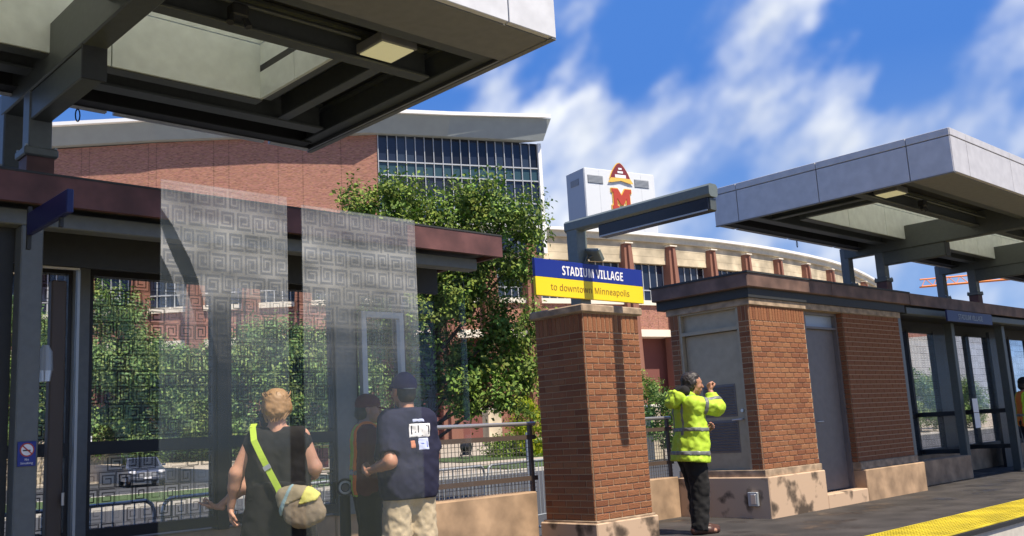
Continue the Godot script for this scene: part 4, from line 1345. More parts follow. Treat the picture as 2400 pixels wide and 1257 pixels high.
# ---------------------------------------------------------------- low walls, fence, barriers
func fences() -> void:
	var w := thing("low_wall", "tan concrete low wall left of the pillar, below the railing", "wall")
	part("block", bx(-5, -0.02, -8.04, 5.2, 0.53, -8.30, 0.012), M.concrete, w)
	part("block", bx(5.208, -0.02, -8.04, 6.2, 0.535, -8.30, 0.014), M.concrete, w)
	part("block", bx(5.95, -0.02, -7.60, 7.47, 0.572, -7.85, 0.014), M.concrete, w)
	var w2 := thing("low_wall", "tan concrete low wall between the brick pillar and the utility building", "wall")
	part("block", bx(8.55, -0.02, -8.04, 10.54, 0.52, -8.30, 0.012), M.concrete, w2)
	var labels := ["steel mesh railing with bright top rail left of the brick pillar", "short steel mesh railing between brick pillar and utility building"]
	var k := 0
	for q in [[5.95, 7.58, -7.70], [8.5, 10.6, -8.15]]:
		var f := thing("railing", labels[k], "railing")
		k += 1
		part("top_rail", MB.new().tube(Vector3(q[0], 1.30, q[2]), Vector3(q[1], 1.295, q[2]), 0.022, 0.022, 10), M.bright_steel, f)
		part("upper_bar", bx(q[0], 1.125, q[2] + 0.010, q[1], 1.175, q[2] - 0.005), M.bar_brown, f)
		part("lower_bar", bx(q[0], 0.685, q[2] + 0.010, q[1], 0.735, q[2] - 0.005), M.bar_brown, f)
		for x in [q[0] + 0.06, q[1] - 0.08]:
			part("post", bx(x - 0.02, 0.5, q[2] + 0.020, x + 0.02, 1.28, q[2] - 0.020), M.bar_brown, f)
		var m := MB.new()
		var x2: float = q[0]
		while x2 < q[1]:
			m.box(Vector3(x2 - 0.0025, 0.52, q[2] - 0.013), Vector3(x2 + 0.0025, 1.13, q[2] - 0.008))
			x2 += 0.048
		var y := 0.56
		while y < 1.13:
			m.box(Vector3(q[0], y - 0.0025, q[2] - 0.018), Vector3(q[1], y + 0.0025, q[2] - 0.013))
			y += 0.048
		part("mesh", m, M.wire, f, "", true)
	# crowd barriers along the street side
	var a := Vector3(0.3, 0, -7.95 - 0.55)
	var dir := Vector3(0.964, 0, -0.268).normalized()
	for i in 6:
		var o := a + dir * (2.0 * i)
		var b := thing("crowd_barrier", "silver tubular crowd barrier standing in the street behind the shelter, number %d from left" % (i + 1), "barrier", Vector3(o.x, -0.35, o.z), atan2(-dir.z, dir.x), "crowd barriers along the street")
		b.set_meta("label", ["silver crowd barrier behind the far left shelter post", "silver crowd barrier behind the left glass bay, lower left", "silver crowd barrier behind the middle glass bay and the woman", "silver crowd barrier behind the two men", "silver crowd barrier seen through the railing left of the pillar", "silver crowd barrier partly behind the brick pillar"][i])
		part("hoop", MB.new().path([Vector3(0.03, 0.02, 0), Vector3(0.03, 0.98, 0), Vector3(0.06, 1.06, 0), Vector3(0.13, 1.1, 0), Vector3(1.83, 1.1, 0), Vector3(1.90, 1.06, 0), Vector3(1.93, 0.98, 0), Vector3(1.93, 0.02, 0)], 0.019, 7), M.galv, b)
		part("bottom_rail", MB.new().tube(Vector3(0.03, 0.22, 0), Vector3(1.93, 0.22, 0), 0.014, 0.014, 6), M.galv, b)
		for n in 15:
			part("bar", MB.new().tube(Vector3(0.14 + n * 0.12, 0.22, 0), Vector3(0.14 + n * 0.12, 1.1, 0), 0.0075, 0.0075, 5, false), M.galv, b)
		for x in [0.25, 1.7]:
			part("foot", MB.new().tube(Vector3(x, 0.02, -0.28), Vector3(x, 0.02, 0.28), 0.015, 0.015, 6), M.galv, b)

# ---------------------------------------------------------------- train window reflections, painted on added panes near the platform edge
func window_reflections() -> void:
	var labels := ["tall added pane with painted pale spiral window reflection and curved clear band, left one", "tall added pane with painted pale spiral window reflection in front of the two men", "narrow added pane with faint painted window reflection, right of the others"]
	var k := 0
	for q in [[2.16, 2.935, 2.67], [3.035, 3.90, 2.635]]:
		var t := thing("reflection_pane", labels[k], "added_pane", Vector3(q[0], 0, -5.0), 0.0, "added panes carrying painted window reflections")  # added pane, stands in for reflections in the train window
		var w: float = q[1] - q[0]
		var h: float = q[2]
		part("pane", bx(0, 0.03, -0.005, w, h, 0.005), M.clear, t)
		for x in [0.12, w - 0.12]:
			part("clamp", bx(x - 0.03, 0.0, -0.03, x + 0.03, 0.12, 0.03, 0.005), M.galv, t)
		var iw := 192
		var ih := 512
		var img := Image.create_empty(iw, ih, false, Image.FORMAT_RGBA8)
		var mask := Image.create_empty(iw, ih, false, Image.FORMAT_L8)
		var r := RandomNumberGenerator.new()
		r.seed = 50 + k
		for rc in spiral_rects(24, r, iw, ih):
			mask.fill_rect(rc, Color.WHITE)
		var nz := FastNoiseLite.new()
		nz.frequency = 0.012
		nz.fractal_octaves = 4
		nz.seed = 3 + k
		var curve_a := [[0.10, 0.0], [0.145, 0.08], [0.20, 0.146], [0.256, 0.214], [0.32, 0.27], [0.40, 0.32], [0.49, 0.37], [0.62, 0.44]]  # edges of the curved train interior reflection, left clear in the film
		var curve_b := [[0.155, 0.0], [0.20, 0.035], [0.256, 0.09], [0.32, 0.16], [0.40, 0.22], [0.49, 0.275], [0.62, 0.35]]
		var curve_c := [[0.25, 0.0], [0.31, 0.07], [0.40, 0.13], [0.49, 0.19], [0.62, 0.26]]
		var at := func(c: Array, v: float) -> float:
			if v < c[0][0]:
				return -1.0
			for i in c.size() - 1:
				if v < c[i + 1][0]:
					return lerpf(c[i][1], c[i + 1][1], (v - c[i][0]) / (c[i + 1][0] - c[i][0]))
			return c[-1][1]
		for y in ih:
			var v := float(y) / ih * (h - 0.03) / (h - 0.97)   # 1 at the foot of the painted reflection
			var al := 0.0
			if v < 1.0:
				al = lerpf(0.15, 0.27, clampf(v / 0.14, 0, 1)) if v < 0.3 else lerpf(0.27, 0.075, clampf((v - 0.3) / 0.16, 0, 1)) if v < 0.46 else lerpf(0.07, 0.012, clampf((v - 0.46) / 0.22, 0, 1))  # painted haze of the reflected sky, thinning towards the foot
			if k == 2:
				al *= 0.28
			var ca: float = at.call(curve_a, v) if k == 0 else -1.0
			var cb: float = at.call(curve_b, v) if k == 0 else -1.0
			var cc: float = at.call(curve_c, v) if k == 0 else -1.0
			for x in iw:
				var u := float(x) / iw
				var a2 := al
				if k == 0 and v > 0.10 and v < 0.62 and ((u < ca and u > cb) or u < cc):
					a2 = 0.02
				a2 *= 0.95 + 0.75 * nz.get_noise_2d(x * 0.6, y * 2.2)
				var ln := mask.get_pixel(x, y).r > 0.5  # spirals of the reflection, painted paler than the haze
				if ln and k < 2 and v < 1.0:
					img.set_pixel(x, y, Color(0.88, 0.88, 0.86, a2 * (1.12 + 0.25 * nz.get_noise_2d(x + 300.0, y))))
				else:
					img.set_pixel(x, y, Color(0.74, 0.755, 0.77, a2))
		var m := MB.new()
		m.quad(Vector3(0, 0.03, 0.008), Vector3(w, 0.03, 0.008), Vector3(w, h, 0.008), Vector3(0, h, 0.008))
		part("reflection_film", m, printed(img), t)  # painted window reflection, laid just in front of the added pane
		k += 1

# ---------------------------------------------------------------- people
func people() -> void:
	woman()
	man_in_cap()
	person_in_vest("person", "maroon", Vector3(4.735, 0, -6.84), deg_to_rad(62.0), "person in maroon shirt and cap with bright trimmed vest, facing the man", M.maroon_cloth, M.hivis, M.hivis_orange, 1.59)
	person_in_vest("person", "orange", Vector3(19.35, 0, -6.62), deg_to_rad(40.0), "person in orange safety vest at the far right edge by the shelter", M.hivis, M.hivis_orange, M.hivis, 1.72)
	hidden_person()
	worker()

func woman() -> void:
	var t := thing("person", "woman seen from behind in black sleeveless dress with grey shoulder bag", "person", Vector3(3.40, 0, -5.95), deg_to_rad(136.0))
	var j := {"hip": 0.84, "shoulder": 1.285, "sx": 0.165, "head": Vector3(0.0, 1.455, 0.01),
		"elbow_l": Vector3(0.275, 1.03, -0.03), "wrist_l": Vector3(0.33, 0.80, 0.02), "elbow_r": Vector3(-0.25, 1.04, 0.0), "wrist_r": Vector3(-0.20, 0.98, 0.24)}
	var fb := frame_bones(j, 0.95, 1.02)
	body(t, j, fb, M.skin_w, [[j.wrist_l, Vector3(0.0, -1, 0.1), Vector3(-1, 0, 0.35), 1.0, 0.42, 0.92], [j.wrist_r, Vector3(0.3, 0.05, 1), Vector3(0.8, 0, -0.3), 1.0, 0.5, 0.92]], Basis(Vector3.UP, 0.25), 0.96)
	eyes(t, j, Basis(Vector3.UP, 0.25), 0.96)
	# dress: sleeveless bodice and long skirt
	var top := grown(fb.trunk, 0.016, 0, 4)
	top.append(bn(Vector3(-0.125, 1.262, -0.004), Vector3(0.125, 1.262, -0.004), 0.078, 0.078))
	for s in [-1, 1]:
		top.append(bn(Vector3(s * 0.13, 1.25, 0), Vector3(s * 0.165, 1.21, -0.005), 0.07, 0.066))
	clothes("dress_top", top, M.black_cloth, t, 0.012, 0.035, [[Vector3.UP, 1.325], [Vector3.DOWN, -0.84]], 0.005, 14.0)
	clothes("skirt", [bn(Vector3(-0.07, 0.95, -0.005), Vector3(-0.095, 0.32, 0), 0.135, 0.20, 0.85, 1), bn(Vector3(0.07, 0.95, -0.005), Vector3(0.095, 0.32, 0), 0.135, 0.20, 0.85, 1)], M.black_cloth, t, 0.016, 0.05, [[Vector3.UP, 0.965]], 0.012, 9.0)
	for s in [-1, 1]:
		clothes("shoe", [bn(Vector3(s * 0.10, 0.035, -0.05), Vector3(s * 0.115, 0.03, 0.15), 0.042, 0.034)], M.black_cloth, t, 0.01, 0.02, [[Vector3.DOWN, 0.0]], 0.0)
	# hair pinned up
	var hb := []
	for q in [[0, 0.045, -0.035, 0.094], [0, 0.0, -0.055, 0.078], [0.045, 0.0, -0.02, 0.066], [-0.045, 0.0, -0.02, 0.066], [0, 0.07, 0.03, 0.07], [0.0, -0.045, -0.07, 0.05], [-0.035, -0.03, -0.09, 0.035], [0.03, -0.01, -0.10, 0.036]]:
		var c: Vector3 = j.head + Vector3(q[0], q[1], q[2]) * 0.96
		hb.append(bn(c, c + Vector3(0, -0.004, 0), q[3] * 0.96, q[3] * 0.95))
	clothes("hair", hb, M.hair_blonde, t, 0.007, 0.02, [[Vector3(0, -0.35, 1).normalized(), -0.455]], 0.004, 34.0)
	var strands := MB.new()
	var r := RandomNumberGenerator.new()
	r.seed = 4
	for i in 110:
		var an := r.randf_range(-1.9, 1.9)
		var y0 := r.randf_range(-0.01, 0.11)
		var pts := []
		for s in 5:
			var f := s / 4.0
			var rad := 0.097 - 0.02 * f
			pts.append(j.head + Vector3(sin(an * (1 - 0.5 * f)) * rad, y0 - 0.09 * f, -0.03 - cos(an * (1 - 0.5 * f)) * (rad - 0.015 * (1 - f))))
		strands.path(pts, 0.0028, 4)
	part("strands", strands, M.hair_blonde, t, "", true)
	# shoulder bag on a long strap: its own thing, hanging from her shoulder
	var b := thing("shoulder_bag", "taupe shoulder bag with yellow and pale blue flap on a lime green strap", "bag", Vector3(3.40, 0, -5.95), deg_to_rad(136.0))
	var sm := MB.new()
	var sp := [Vector3(0.15, 1.345, 0.04), Vector3(0.155, 1.352, -0.02), Vector3(0.15, 1.33, -0.075), Vector3(0.125, 1.24, -0.135), Vector3(0.075, 1.14, -0.148), Vector3(0.02, 1.03, -0.150), Vector3(-0.035, 0.93, -0.160), Vector3(-0.06, 0.875, -0.17)]
	for i in sp.size() - 1:
		var d: Vector3 = (sp[i + 1] - sp[i])
		var out := Vector3(0, 0.25, -1) if i > 1 else Vector3(0, 1, -0.25)
		var side := d.cross(out).normalized()
		sm.obox((sp[i] + sp[i + 1]) * 0.5, Vector3(0.042, 0.005, d.length() + 0.006), Basis(side, side.cross(d.normalized()) * -1.0, d.normalized()), 0.001)
	part("strap", sm, M.strap, b)
	var bu := MB.new()
	bu.obox(Vector3(0.035, 1.06, -0.156), Vector3(0.05, 0.03, 0.006), Basis(Vector3(0, 0, 1), -0.5))
	part("buckle", bu, M.galv, b)
	part("strap_end", MB.new().obox(Vector3(-0.065, 0.862, -0.172), Vector3(0.05, 0.05, 0.012), Basis(Vector3(0, 0, 1), -0.5), 0.003), M.strap, b)
	var bag := []
	for q in [[-0.085, 0.87, -0.13, 0.74], [-0.15, 0.88, -0.19, 0.71], [-0.22, 0.87, -0.25, 0.72], [-0.28, 0.83, -0.31, 0.75]]:
		bag.append(bn(Vector3(q[0], q[1], -0.185), Vector3(q[2], q[3], -0.19), 0.048, 0.052, 0.8))
	clothes("pouch", bag, M.bag, b, 0.009, 0.04, [], 0.006, 18.0)
	var flap := grown(bag, 0.010)
	clothes("flap", flap, M.bag_flap, b, 0.009, 0.04, [[Vector3(-0.35, -1, 0).normalized(), -0.735], [Vector3(0.25, 0, 1).normalized(), -0.19]], 0.004, 18.0)
	clothes("yellow_patch", grown(bag, 0.015), M.bag_yellow, b, 0.008, 0.04, [[Vector3(1, 0.45, 0).normalized(), 0.165], [Vector3(-1, -0.55, 0).normalized(), -0.135], [Vector3(-0.2, -1, 0).normalized(), -0.76], [Vector3(0.25, 0, 1).normalized(), -0.19]], 0.004, 18.0)
	clothes("blue_patch", grown(bag, 0.0145), M.bag_blue, b, 0.008, 0.04, [[Vector3(1, 0.5, 0).normalized(), 0.305], [Vector3(-1, -0.42, 0).normalized(), -0.225], [Vector3(0, -1, 0), -0.745], [Vector3(0.25, 0, 1).normalized(), -0.19]], 0.003, 18.0)
	part("hook", MB.new().obox(Vector3(-0.075, 0.87, -0.20), Vector3(0.045, 0.05, 0.02), Basis(Vector3(0, 0, 1), -0.5), 0.004), M.strap, b)

func hidden_person() -> void:
	var t := thing("person", "person in dark maroon top standing hidden in front of the woman, one hand showing", "person", Vector3(3.62, 0, -6.42), deg_to_rad(150.0))
	var j := {"hip": 0.80, "shoulder": 1.20, "sx": 0.15, "head": Vector3(0.0, 1.375, 0.02),
		"elbow_l": Vector3(0.20, 0.92, -0.02), "wrist_l": Vector3(0.38, 0.79, 0.05), "elbow_r": Vector3(-0.22, 0.98, 0.0), "wrist_r": Vector3(-0.16, 0.90, 0.2)}
	var fb := frame_bones(j, 0.85, 0.95)
	body(t, j, fb, M.skin_w, [[j.wrist_l, Vector3(0.9, 0.12, 0.2), Vector3(0.1, 1, 0.3), -1.0, 0.5, 0.9, true], [j.wrist_r, Vector3(0.2, 0.05, 1), Vector3(0.8, 0, -0.3), 1.0, 0.5, 0.9]], Basis(), 0.94)
	eyes(t, j, Basis(), 0.94)
	clothes("shirt", grown(fb.trunk, 0.015, 0, 5) + [bn(Vector3(0.15, 1.165, 0), Vector3(0.21, 1.06, 0.015), 0.066, 0.062, 1.0, 1), bn(Vector3(-0.15, 1.165, 0), Vector3(-0.19, 1.06, 0), 0.066, 0.062, 1.0, 1)], M.maroon_cloth, t, 0.013, 0.035, [[Vector3.DOWN, -0.74]], 0.004)
	var lg := []
	for i in fb.legs.size():
		if i % 4 < 2:
			lg.append(grown([fb.legs[i]], 0.022)[0])
	lg.append(bn(Vector3(-0.07, 0.80, 0), Vector3(0.07, 0.80, 0), 0.115, 0.115))
	clothes("trousers", lg, M.maroon_cloth, t, 0.014, 0.03, [[Vector3.DOWN, -0.06]], 0.006)
	clothes("hair", [bn(j.head + Vector3(0, 0.04, -0.03), j.head + Vector3(0, 0.0, -0.05), 0.09, 0.08)], M.hair_dark, t, 0.009, 0.02, [], 0.006, 30.0)

func man_in_cap() -> void:
	var t := thing("person", "man in navy cap and printed navy shirt with khaki trousers, back turned", "person", Vector3(4.72, 0, -6.24), deg_to_rad(171.0))
	var j := {"hip": 0.86, "shoulder": 1.375, "sx": 0.178, "head": Vector3(0.0, 1.575, 0.035),
		"elbow_l": Vector3(0.215, 1.03, -0.11), "wrist_l": Vector3(0.29, 0.96, 0.15), "elbow_r": Vector3(-0.24, 1.05, 0.02), "wrist_r": Vector3(-0.16, 0.98, 0.25)}
	var fb := frame_bones(j, 1.04, 1.18)
	var ht := Basis(Vector3.UP, 0.15)
	body(t, j, fb, M.skin_m, [[j.wrist_l, Vector3(-0.1, 0.25, 1), Vector3(-1, 0.2, 0), 1.0, 0.5, 1.0], [j.wrist_r, Vector3(0.4, 0.1, 1), Vector3(0.9, 0, -0.3), 1.0, 0.5]], ht, 1.03)
	eyes(t, j, ht, 1.03)
	var shirt: Array = grown(fb.trunk, 0.022, 0, 5)
	shirt.append(bn(Vector3(0, 1.39, -0.02), Vector3(0, 1.425, -0.01), 0.078, 0.072))
	for s in ["l", "r"]:
		var sg := 1.0 if s == "l" else -1.0
		var sh := Vector3(sg * 0.172, 1.335, 0)
		shirt.append(bn(sh, sh.lerp(j["elbow_" + s], 0.80), 0.08, 0.076, 1.0, 1))
	var hem: Array = shirt.duplicate()
	hem.append(bn(Vector3(-0.08, 0.92, 0), Vector3(0.08, 0.92, 0), 0.158, 0.158, 0.95))
	hem.append(bn(Vector3(-0.08, 0.80, 0), Vector3(0.08, 0.80, 0), 0.16, 0.16, 0.95))
	clothes("shirt", hem, M.navy_cloth, t, 0.012, 0.04, [[Vector3.UP, 1.445], [Vector3.DOWN, -0.735]], 0.011, 9.0)
	# white and blue print on the back, following the cloth
	var raised := grown(hem, 0.009)
	var pr := func(called: String, x0: float, x1: float, y0: float, y1: float, mat: Material, by: float) -> void:
		clothes(called, grown(hem, by), mat, t, 0.008, 0.04, [[Vector3.LEFT, -x0], [Vector3.RIGHT, x1], [Vector3.DOWN, -y0], [Vector3.UP, y1], [Vector3.BACK, -0.06]], 0.011, 9.0)
	pr.call("shirt_print", -0.145, 0.045, 1.205, 1.315, M.white, 0.003)
	pr.call("shirt_print", -0.10, 0.01, 1.325, 1.35, M.print_pale, 0.003)
	pr.call("shirt_print", -0.125, -0.03, 1.105, 1.20, M.print_pale, 0.0032)
	pr.call("shirt_print", -0.01, 0.035, 1.12, 1.185, M.orange_print, 0.0032)
	for q in [[-0.135, -0.12, 1.225, 1.30], [-0.12, -0.095, 1.285, 1.30], [-0.08, -0.065, 1.24, 1.30], [-0.045, -0.03, 1.24, 1.30], [-0.03, -0.005, 1.24, 1.252], [0.01, 0.03, 1.225, 1.30], [-0.11, -0.06, 1.215, 1.225]]:
		pr.call("print_mark", q[0], q[1], q[2], q[3], M.navy_cloth, 0.006)
	for q in [[-0.115, -0.10, 1.12, 1.18], [-0.085, -0.045, 1.15, 1.165]]:
		pr.call("print_mark", q[0], q[1], q[2], q[3], M.print_blue, 0.006)
	var lg := []
	for s in [-1, 1]:
		lg.append(bn(Vector3(s * 0.095, 0.80, 0), Vector3(s * 0.115, 0.45, 0.015), 0.118, 0.11))
		lg.append(bn(Vector3(s * 0.115, 0.45, 0.015), Vector3(s * 0.115, 0.05, -0.01), 0.11, 0.095, 1.0, 1))
	lg.append(bn(Vector3(-0.08, 0.80, -0.01), Vector3(0.08, 0.80, -0.01), 0.125, 0.125))
	clothes("trousers", lg, M.khaki, t, 0.011, 0.03, [[Vector3.UP, 0.80]], 0.011, 12.0)
	for s in [-1, 1]:
		clothes("shoe", [bn(Vector3(s * 0.115, 0.045, -0.06), Vector3(s * 0.135, 0.035, 0.17), 0.052, 0.042)], M.shoe, t, 0.01, 0.02, [[Vector3.DOWN, 0.0]], 0.0)
	var hc: Vector3 = j.head
	clothes("hair", [bn(hc + Vector3(0, 0.03, -0.028), hc + Vector3(0, -0.03, -0.045), 0.089, 0.075)], M.hair_dark, t, 0.008, 0.02, [[Vector3(0, -0.2, 1).normalized(), -0.29]], 0.003, 30.0)
	var capb := [bn(hc + Vector3(0, 0.052, -0.024), hc + Vector3(0, 0.05, 0.018), 0.098, 0.094), bn(hc + Vector3(0, 0.09, -0.01), hc + Vector3(0, 0.085, 0.012), 0.066, 0.066)]
	clothes("cap", capb, M.cap_navy, t, 0.007, 0.02, [[Vector3(0, -1, 0.12).normalized(), -1.585]], 0.0)
	clothes("cap_brim", [bn(hc + Vector3(-0.03, 0.055, 0.09), hc + Vector3(-0.02, 0.035, 0.16), 0.05, 0.035), bn(hc + Vector3(0.03, 0.055, 0.09), hc + Vector3(0.02, 0.035, 0.16), 0.05, 0.035)], M.cap_navy, t, 0.007, 0.02, [[Vector3(0, 1, 0.28).normalized(), 1.605 + 0.0], [Vector3(0, -1, -0.28).normalized(), -1.594]], 0.0)
	clothes("cap_band", grown(capb, 0.003), M.galv, t, 0.006, 0.02, [[Vector3(0, -1, 0.12).normalized(), -1.586], [Vector3(0, 1, -0.12).normalized(), 1.594], [Vector3.BACK, -0.06], [Vector3.RIGHT, 0.055], [Vector3.LEFT, 0.055]], 0.0)

func person_in_vest(called: String, tint: String, at: Vector3, turn: float, label: String, shirt: Material, vest: Material, trim: Material, tall: float) -> void:
	var t := thing(called, label, "person", at, turn)
	t.scale = Vector3.ONE * (tall / 1.6)
	var j := {"hip": 0.84, "shoulder": 1.295, "sx": 0.175, "head": Vector3(0.0, 1.465, 0.03),
		"elbow_l": Vector3(0.24, 1.03, 0.0), "wrist_l": Vector3(0.16, 0.97, 0.23), "elbow_r": Vector3(-0.235, 1.02, -0.03), "wrist_r": Vector3(-0.17, 0.88, 0.17)}
	var fb := frame_bones(j, 0.98, 1.1)
	body(t, j, fb, M.skin_d, [[j.wrist_l, Vector3(-0.3, 0.1, 1), Vector3(-0.8, 0, -0.2), 1.0, 0.55, 0.95], [j.wrist_r, Vector3(0.1, -0.3, 1), Vector3(0.8, 0, 0), 1.0, 0.5, 0.95]], Basis(Vector3.UP, -0.1), 0.97)
	eyes(t, j, Basis(Vector3.UP, -0.1), 0.97)
	var tr: Array = grown(fb.trunk, 0.016, 0, 5)
	var sl := []
	for s in ["l", "r"]:
		var sg := 1.0 if s == "l" else -1.0
		var sh := Vector3(sg * 0.172, 1.26, 0)
		sl.append(bn(sh, j["elbow_" + s], 0.078, 0.062))
		sl.append(bn(j["elbow_" + s], j["elbow_" + s].lerp(j["wrist_" + s], 0.55), 0.06, 0.05, 1.0, 1))
	clothes("shirt", tr + sl, shirt, t, 0.013, 0.03, [[Vector3.UP, 1.345]], 0.006)
	var ve := grown(tr, 0.016)
	clothes("vest", ve, vest, t, 0.012, 0.03, [[Vector3.DOWN, -0.76], [Vector3.UP, 1.365], [Vector3.RIGHT, 0.155], [Vector3.LEFT, 0.155]], 0.006)
	for s in [-1, 1]:
		clothes("vest_trim", grown(tr, 0.021), trim, t, 0.011, 0.03, [[Vector3.DOWN, -0.77], [Vector3.UP, 1.37], [Vector3(s, 0, 0), 0.158], [Vector3(-s, 0, 0), -0.125]], 0.006)
	clothes("vest_band", grown(tr, 0.021), M.reflect, t, 0.011, 0.03, [[Vector3.DOWN, -0.93], [Vector3.UP, 0.98], [Vector3.RIGHT, 0.16], [Vector3.LEFT, 0.16]], 0.006)
	var lg := []
	for i in fb.legs.size():
		if i % 4 < 2:
			lg.append(grown([fb.legs[i]], 0.026)[0])
	lg.append(bn(Vector3(-0.07, 0.84, 0), Vector3(0.07, 0.84, 0), 0.135, 0.135))
	clothes("trousers", lg, M.black_cloth, t, 0.014, 0.03, [[Vector3.DOWN, -0.05]], 0.009, 12.0)
	for s in [-1, 1]:
		clothes("shoe", [bn(Vector3(s * 0.10, 0.04, -0.05), Vector3(s * 0.12, 0.035, 0.16), 0.046, 0.038)], M.rubber, t, 0.011, 0.02, [[Vector3.DOWN, 0.0]], 0.0)
	var hc: Vector3 = j.head
	clothes("hair", [bn(hc + Vector3(0, 0.03, -0.028), hc + Vector3(0, -0.02, -0.045), 0.087, 0.075)], M.hair_dark, t, 0.009, 0.02, [[Vector3(0, -0.2, 1).normalized(), -0.27]], 0.003, 30.0)
	clothes("cap", [bn(hc + Vector3(0, 0.05, -0.022), hc + Vector3(0, 0.048, 0.016), 0.093, 0.089)], M.maroon_cloth if tint == "maroon" else M.black_cloth, t, 0.008, 0.02, [[Vector3(0, -1, 0.1).normalized(), -1.475]], 0.0)
	clothes("cap_brim", [bn(hc + Vector3(-0.03, 0.05, 0.085), hc + Vector3(0.0, 0.035, 0.155), 0.048, 0.035), bn(hc + Vector3(0.03, 0.05, 0.085), hc + Vector3(0.0, 0.035, 0.155), 0.048, 0.035)], M.maroon_cloth if tint == "maroon" else M.black_cloth, t, 0.007, 0.02, [[Vector3(0, 1, 0.25).normalized(), 1.475], [Vector3(0, -1, -0.25).normalized(), -1.462]], 0.0)

func worker() -> void:
	var t := thing("person", "worker in lime reflective jacket and black trousers by the metal door, fist raised", "person", Vector3(8.98, 0, -6.62), deg_to_rad(62.0))
	# faces screen right: its left side is away from us, its right side towards us
	var j := {"hip": 0.90, "shoulder": 1.435, "sx": 0.185, "head": Vector3(-0.02, 1.635, 0.05), "lean": Vector3(0, 0, -0.03),
		"elbow_r": Vector3(-0.20, 1.36, 0.235), "wrist_r": Vector3(-0.13, 1.545, 0.215), "elbow_l": Vector3(0.24, 1.08, 0.04), "wrist_l": Vector3(0.05, 1.13, 0.20),
		"knee_l": Vector3(0.09, 0.49, 0.05), "ankle_l": Vector3(0.09, 0.085, 0.06), "knee_r": Vector3(-0.10, 0.49, 0.0), "ankle_r": Vector3(-0.11, 0.085, -0.04)}
	var fb := frame_bones(j, 1.05, 1.12)
	var ht := Basis(Vector3.UP, -0.12) * Basis(Vector3.RIGHT, 0.04)
	body(t, j, fb, M.skin_m, [[j.wrist_r, Vector3(0.25, 1, 0.0), Vector3(0.3, 0.1, 1), -1.0, 0.85, 0.98], [j.wrist_l, Vector3(-0.55, 0.25, 0.7), Vector3(-0.6, 0.3, -0.6), 1.0, 0.7, 0.98]], ht, 1.04)
	eyes(t, j, ht, 1.04)
	var jk: Array = grown(fb.trunk, 0.034, 0, 4)
	jk.append(bn(Vector3(-0.15, 1.405, -0.035), Vector3(0.15, 1.405, -0.035), 0.098, 0.098))
	jk.append(bn(Vector3(-0.075, 0.98, -0.03), Vector3(-0.085, 0.80, -0.04), 0.182, 0.20, 0.9))
	jk.append(bn(Vector3(0.075, 0.98, -0.03), Vector3(0.085, 0.80, -0.04), 0.182, 0.20, 0.9))
	var slr := [bn(Vector3(-0.18, 1.40, -0.03), j.elbow_r, 0.102, 0.092), bn(j.elbow_r, j.wrist_r + Vector3(0, -0.01, 0), 0.088, 0.064, 1.0, 1)]
	var sll := [bn(Vector3(0.18, 1.40, -0.03), j.elbow_l, 0.10, 0.086), bn(j.elbow_l, j.elbow_l.lerp(j.wrist_l, 0.9), 0.082, 0.06, 1.0, 1)]
	var all := jk + slr + sll
	var hem := [[Vector3(0, -1, -0.12).normalized(), -0.765], [Vector3.UP, 1.53]]
	clothes("jacket", all, M.hivis, t, 0.012, 0.035, hem, 0.016, 9.0, "lime green waterproof jacket")
	clothes("collar", [bn(Vector3(-0.03, 1.49, -0.03), Vector3(-0.03, 1.545, 0.0), 0.085, 0.082, 1.0, 3), bn(Vector3(0.02, 1.49, -0.03), Vector3(0.02, 1.545, 0.0), 0.085, 0.082, 1.0, 3)], M.hivis, t, 0.01, 0.02, [], 0.006)
	# hood folded on the upper back
	clothes("hood", [bn(Vector3(-0.10, 1.49, -0.16), Vector3(0.10, 1.49, -0.16), 0.07, 0.07), bn(Vector3(-0.06, 1.44, -0.20), Vector3(0.06, 1.44, -0.20), 0.065, 0.065), bn(Vector3(-0.04, 1.55, -0.19), Vector3(0.04, 1.55, -0.19), 0.03, 0.03)], M.hivis, t, 0.01, 0.03, [], 0.012, 12.0)
	clothes("hood_lining", [bn(Vector3(-0.09, 1.56, -0.085), Vector3(0.07, 1.56, -0.085), 0.062, 0.062), bn(Vector3(-0.06, 1.52, -0.11), Vector3(0.06, 1.52, -0.11), 0.06, 0.06)], M.black_cloth, t, 0.01, 0.03, [], 0.006, 14.0)
	# reflective bands
	for q in [[0.845, 0.895], [1.105, 1.15]]:
		clothes("reflective_band", grown(jk, 0.006), M.reflect, t, 0.011, 0.035, [[Vector3(0, -1, -0.06).normalized(), -q[0]], [Vector3(0, 1, 0.06).normalized(), q[1]]], 0.016, 9.0)
	for s in [-1, 1]:
		clothes("reflective_band", grown(jk, 0.007), M.reflect, t, 0.011, 0.035, [[Vector3(0, -1, 0), -1.07], [Vector3(0, 0, 1), 0.55], [Vector3(s, 0, 0), 0.135], [Vector3(-s, 0, 0), -0.095]], 0.016, 9.0)
	var up: Vector3 = (j.elbow_r - Vector3(-0.18, 1.40, -0.03)).normalized()
	var uc := Vector3(-0.18, 1.40, -0.03).lerp(j.elbow_r, 0.45)
	clothes("reflective_band", grown(slr, 0.006), M.reflect, t, 0.011, 0.03, [[up, up.dot(uc) + 0.024], [-up, -up.dot(uc) + 0.024], [Vector3.UP, 1.5]], 0.016, 9.0)
	var fd: Vector3 = (j.wrist_r - j.elbow_r).normalized()
	var fc: Vector3 = j.elbow_r.lerp(j.wrist_r, 0.42)
	clothes("reflective_band", grown(slr, 0.006), M.reflect, t, 0.011, 0.03, [[fd, fd.dot(fc) + 0.022], [-fd, -fd.dot(fc) + 0.022], [Vector3(0, 0, -1), -0.12]], 0.016, 9.0)
	var lg := []
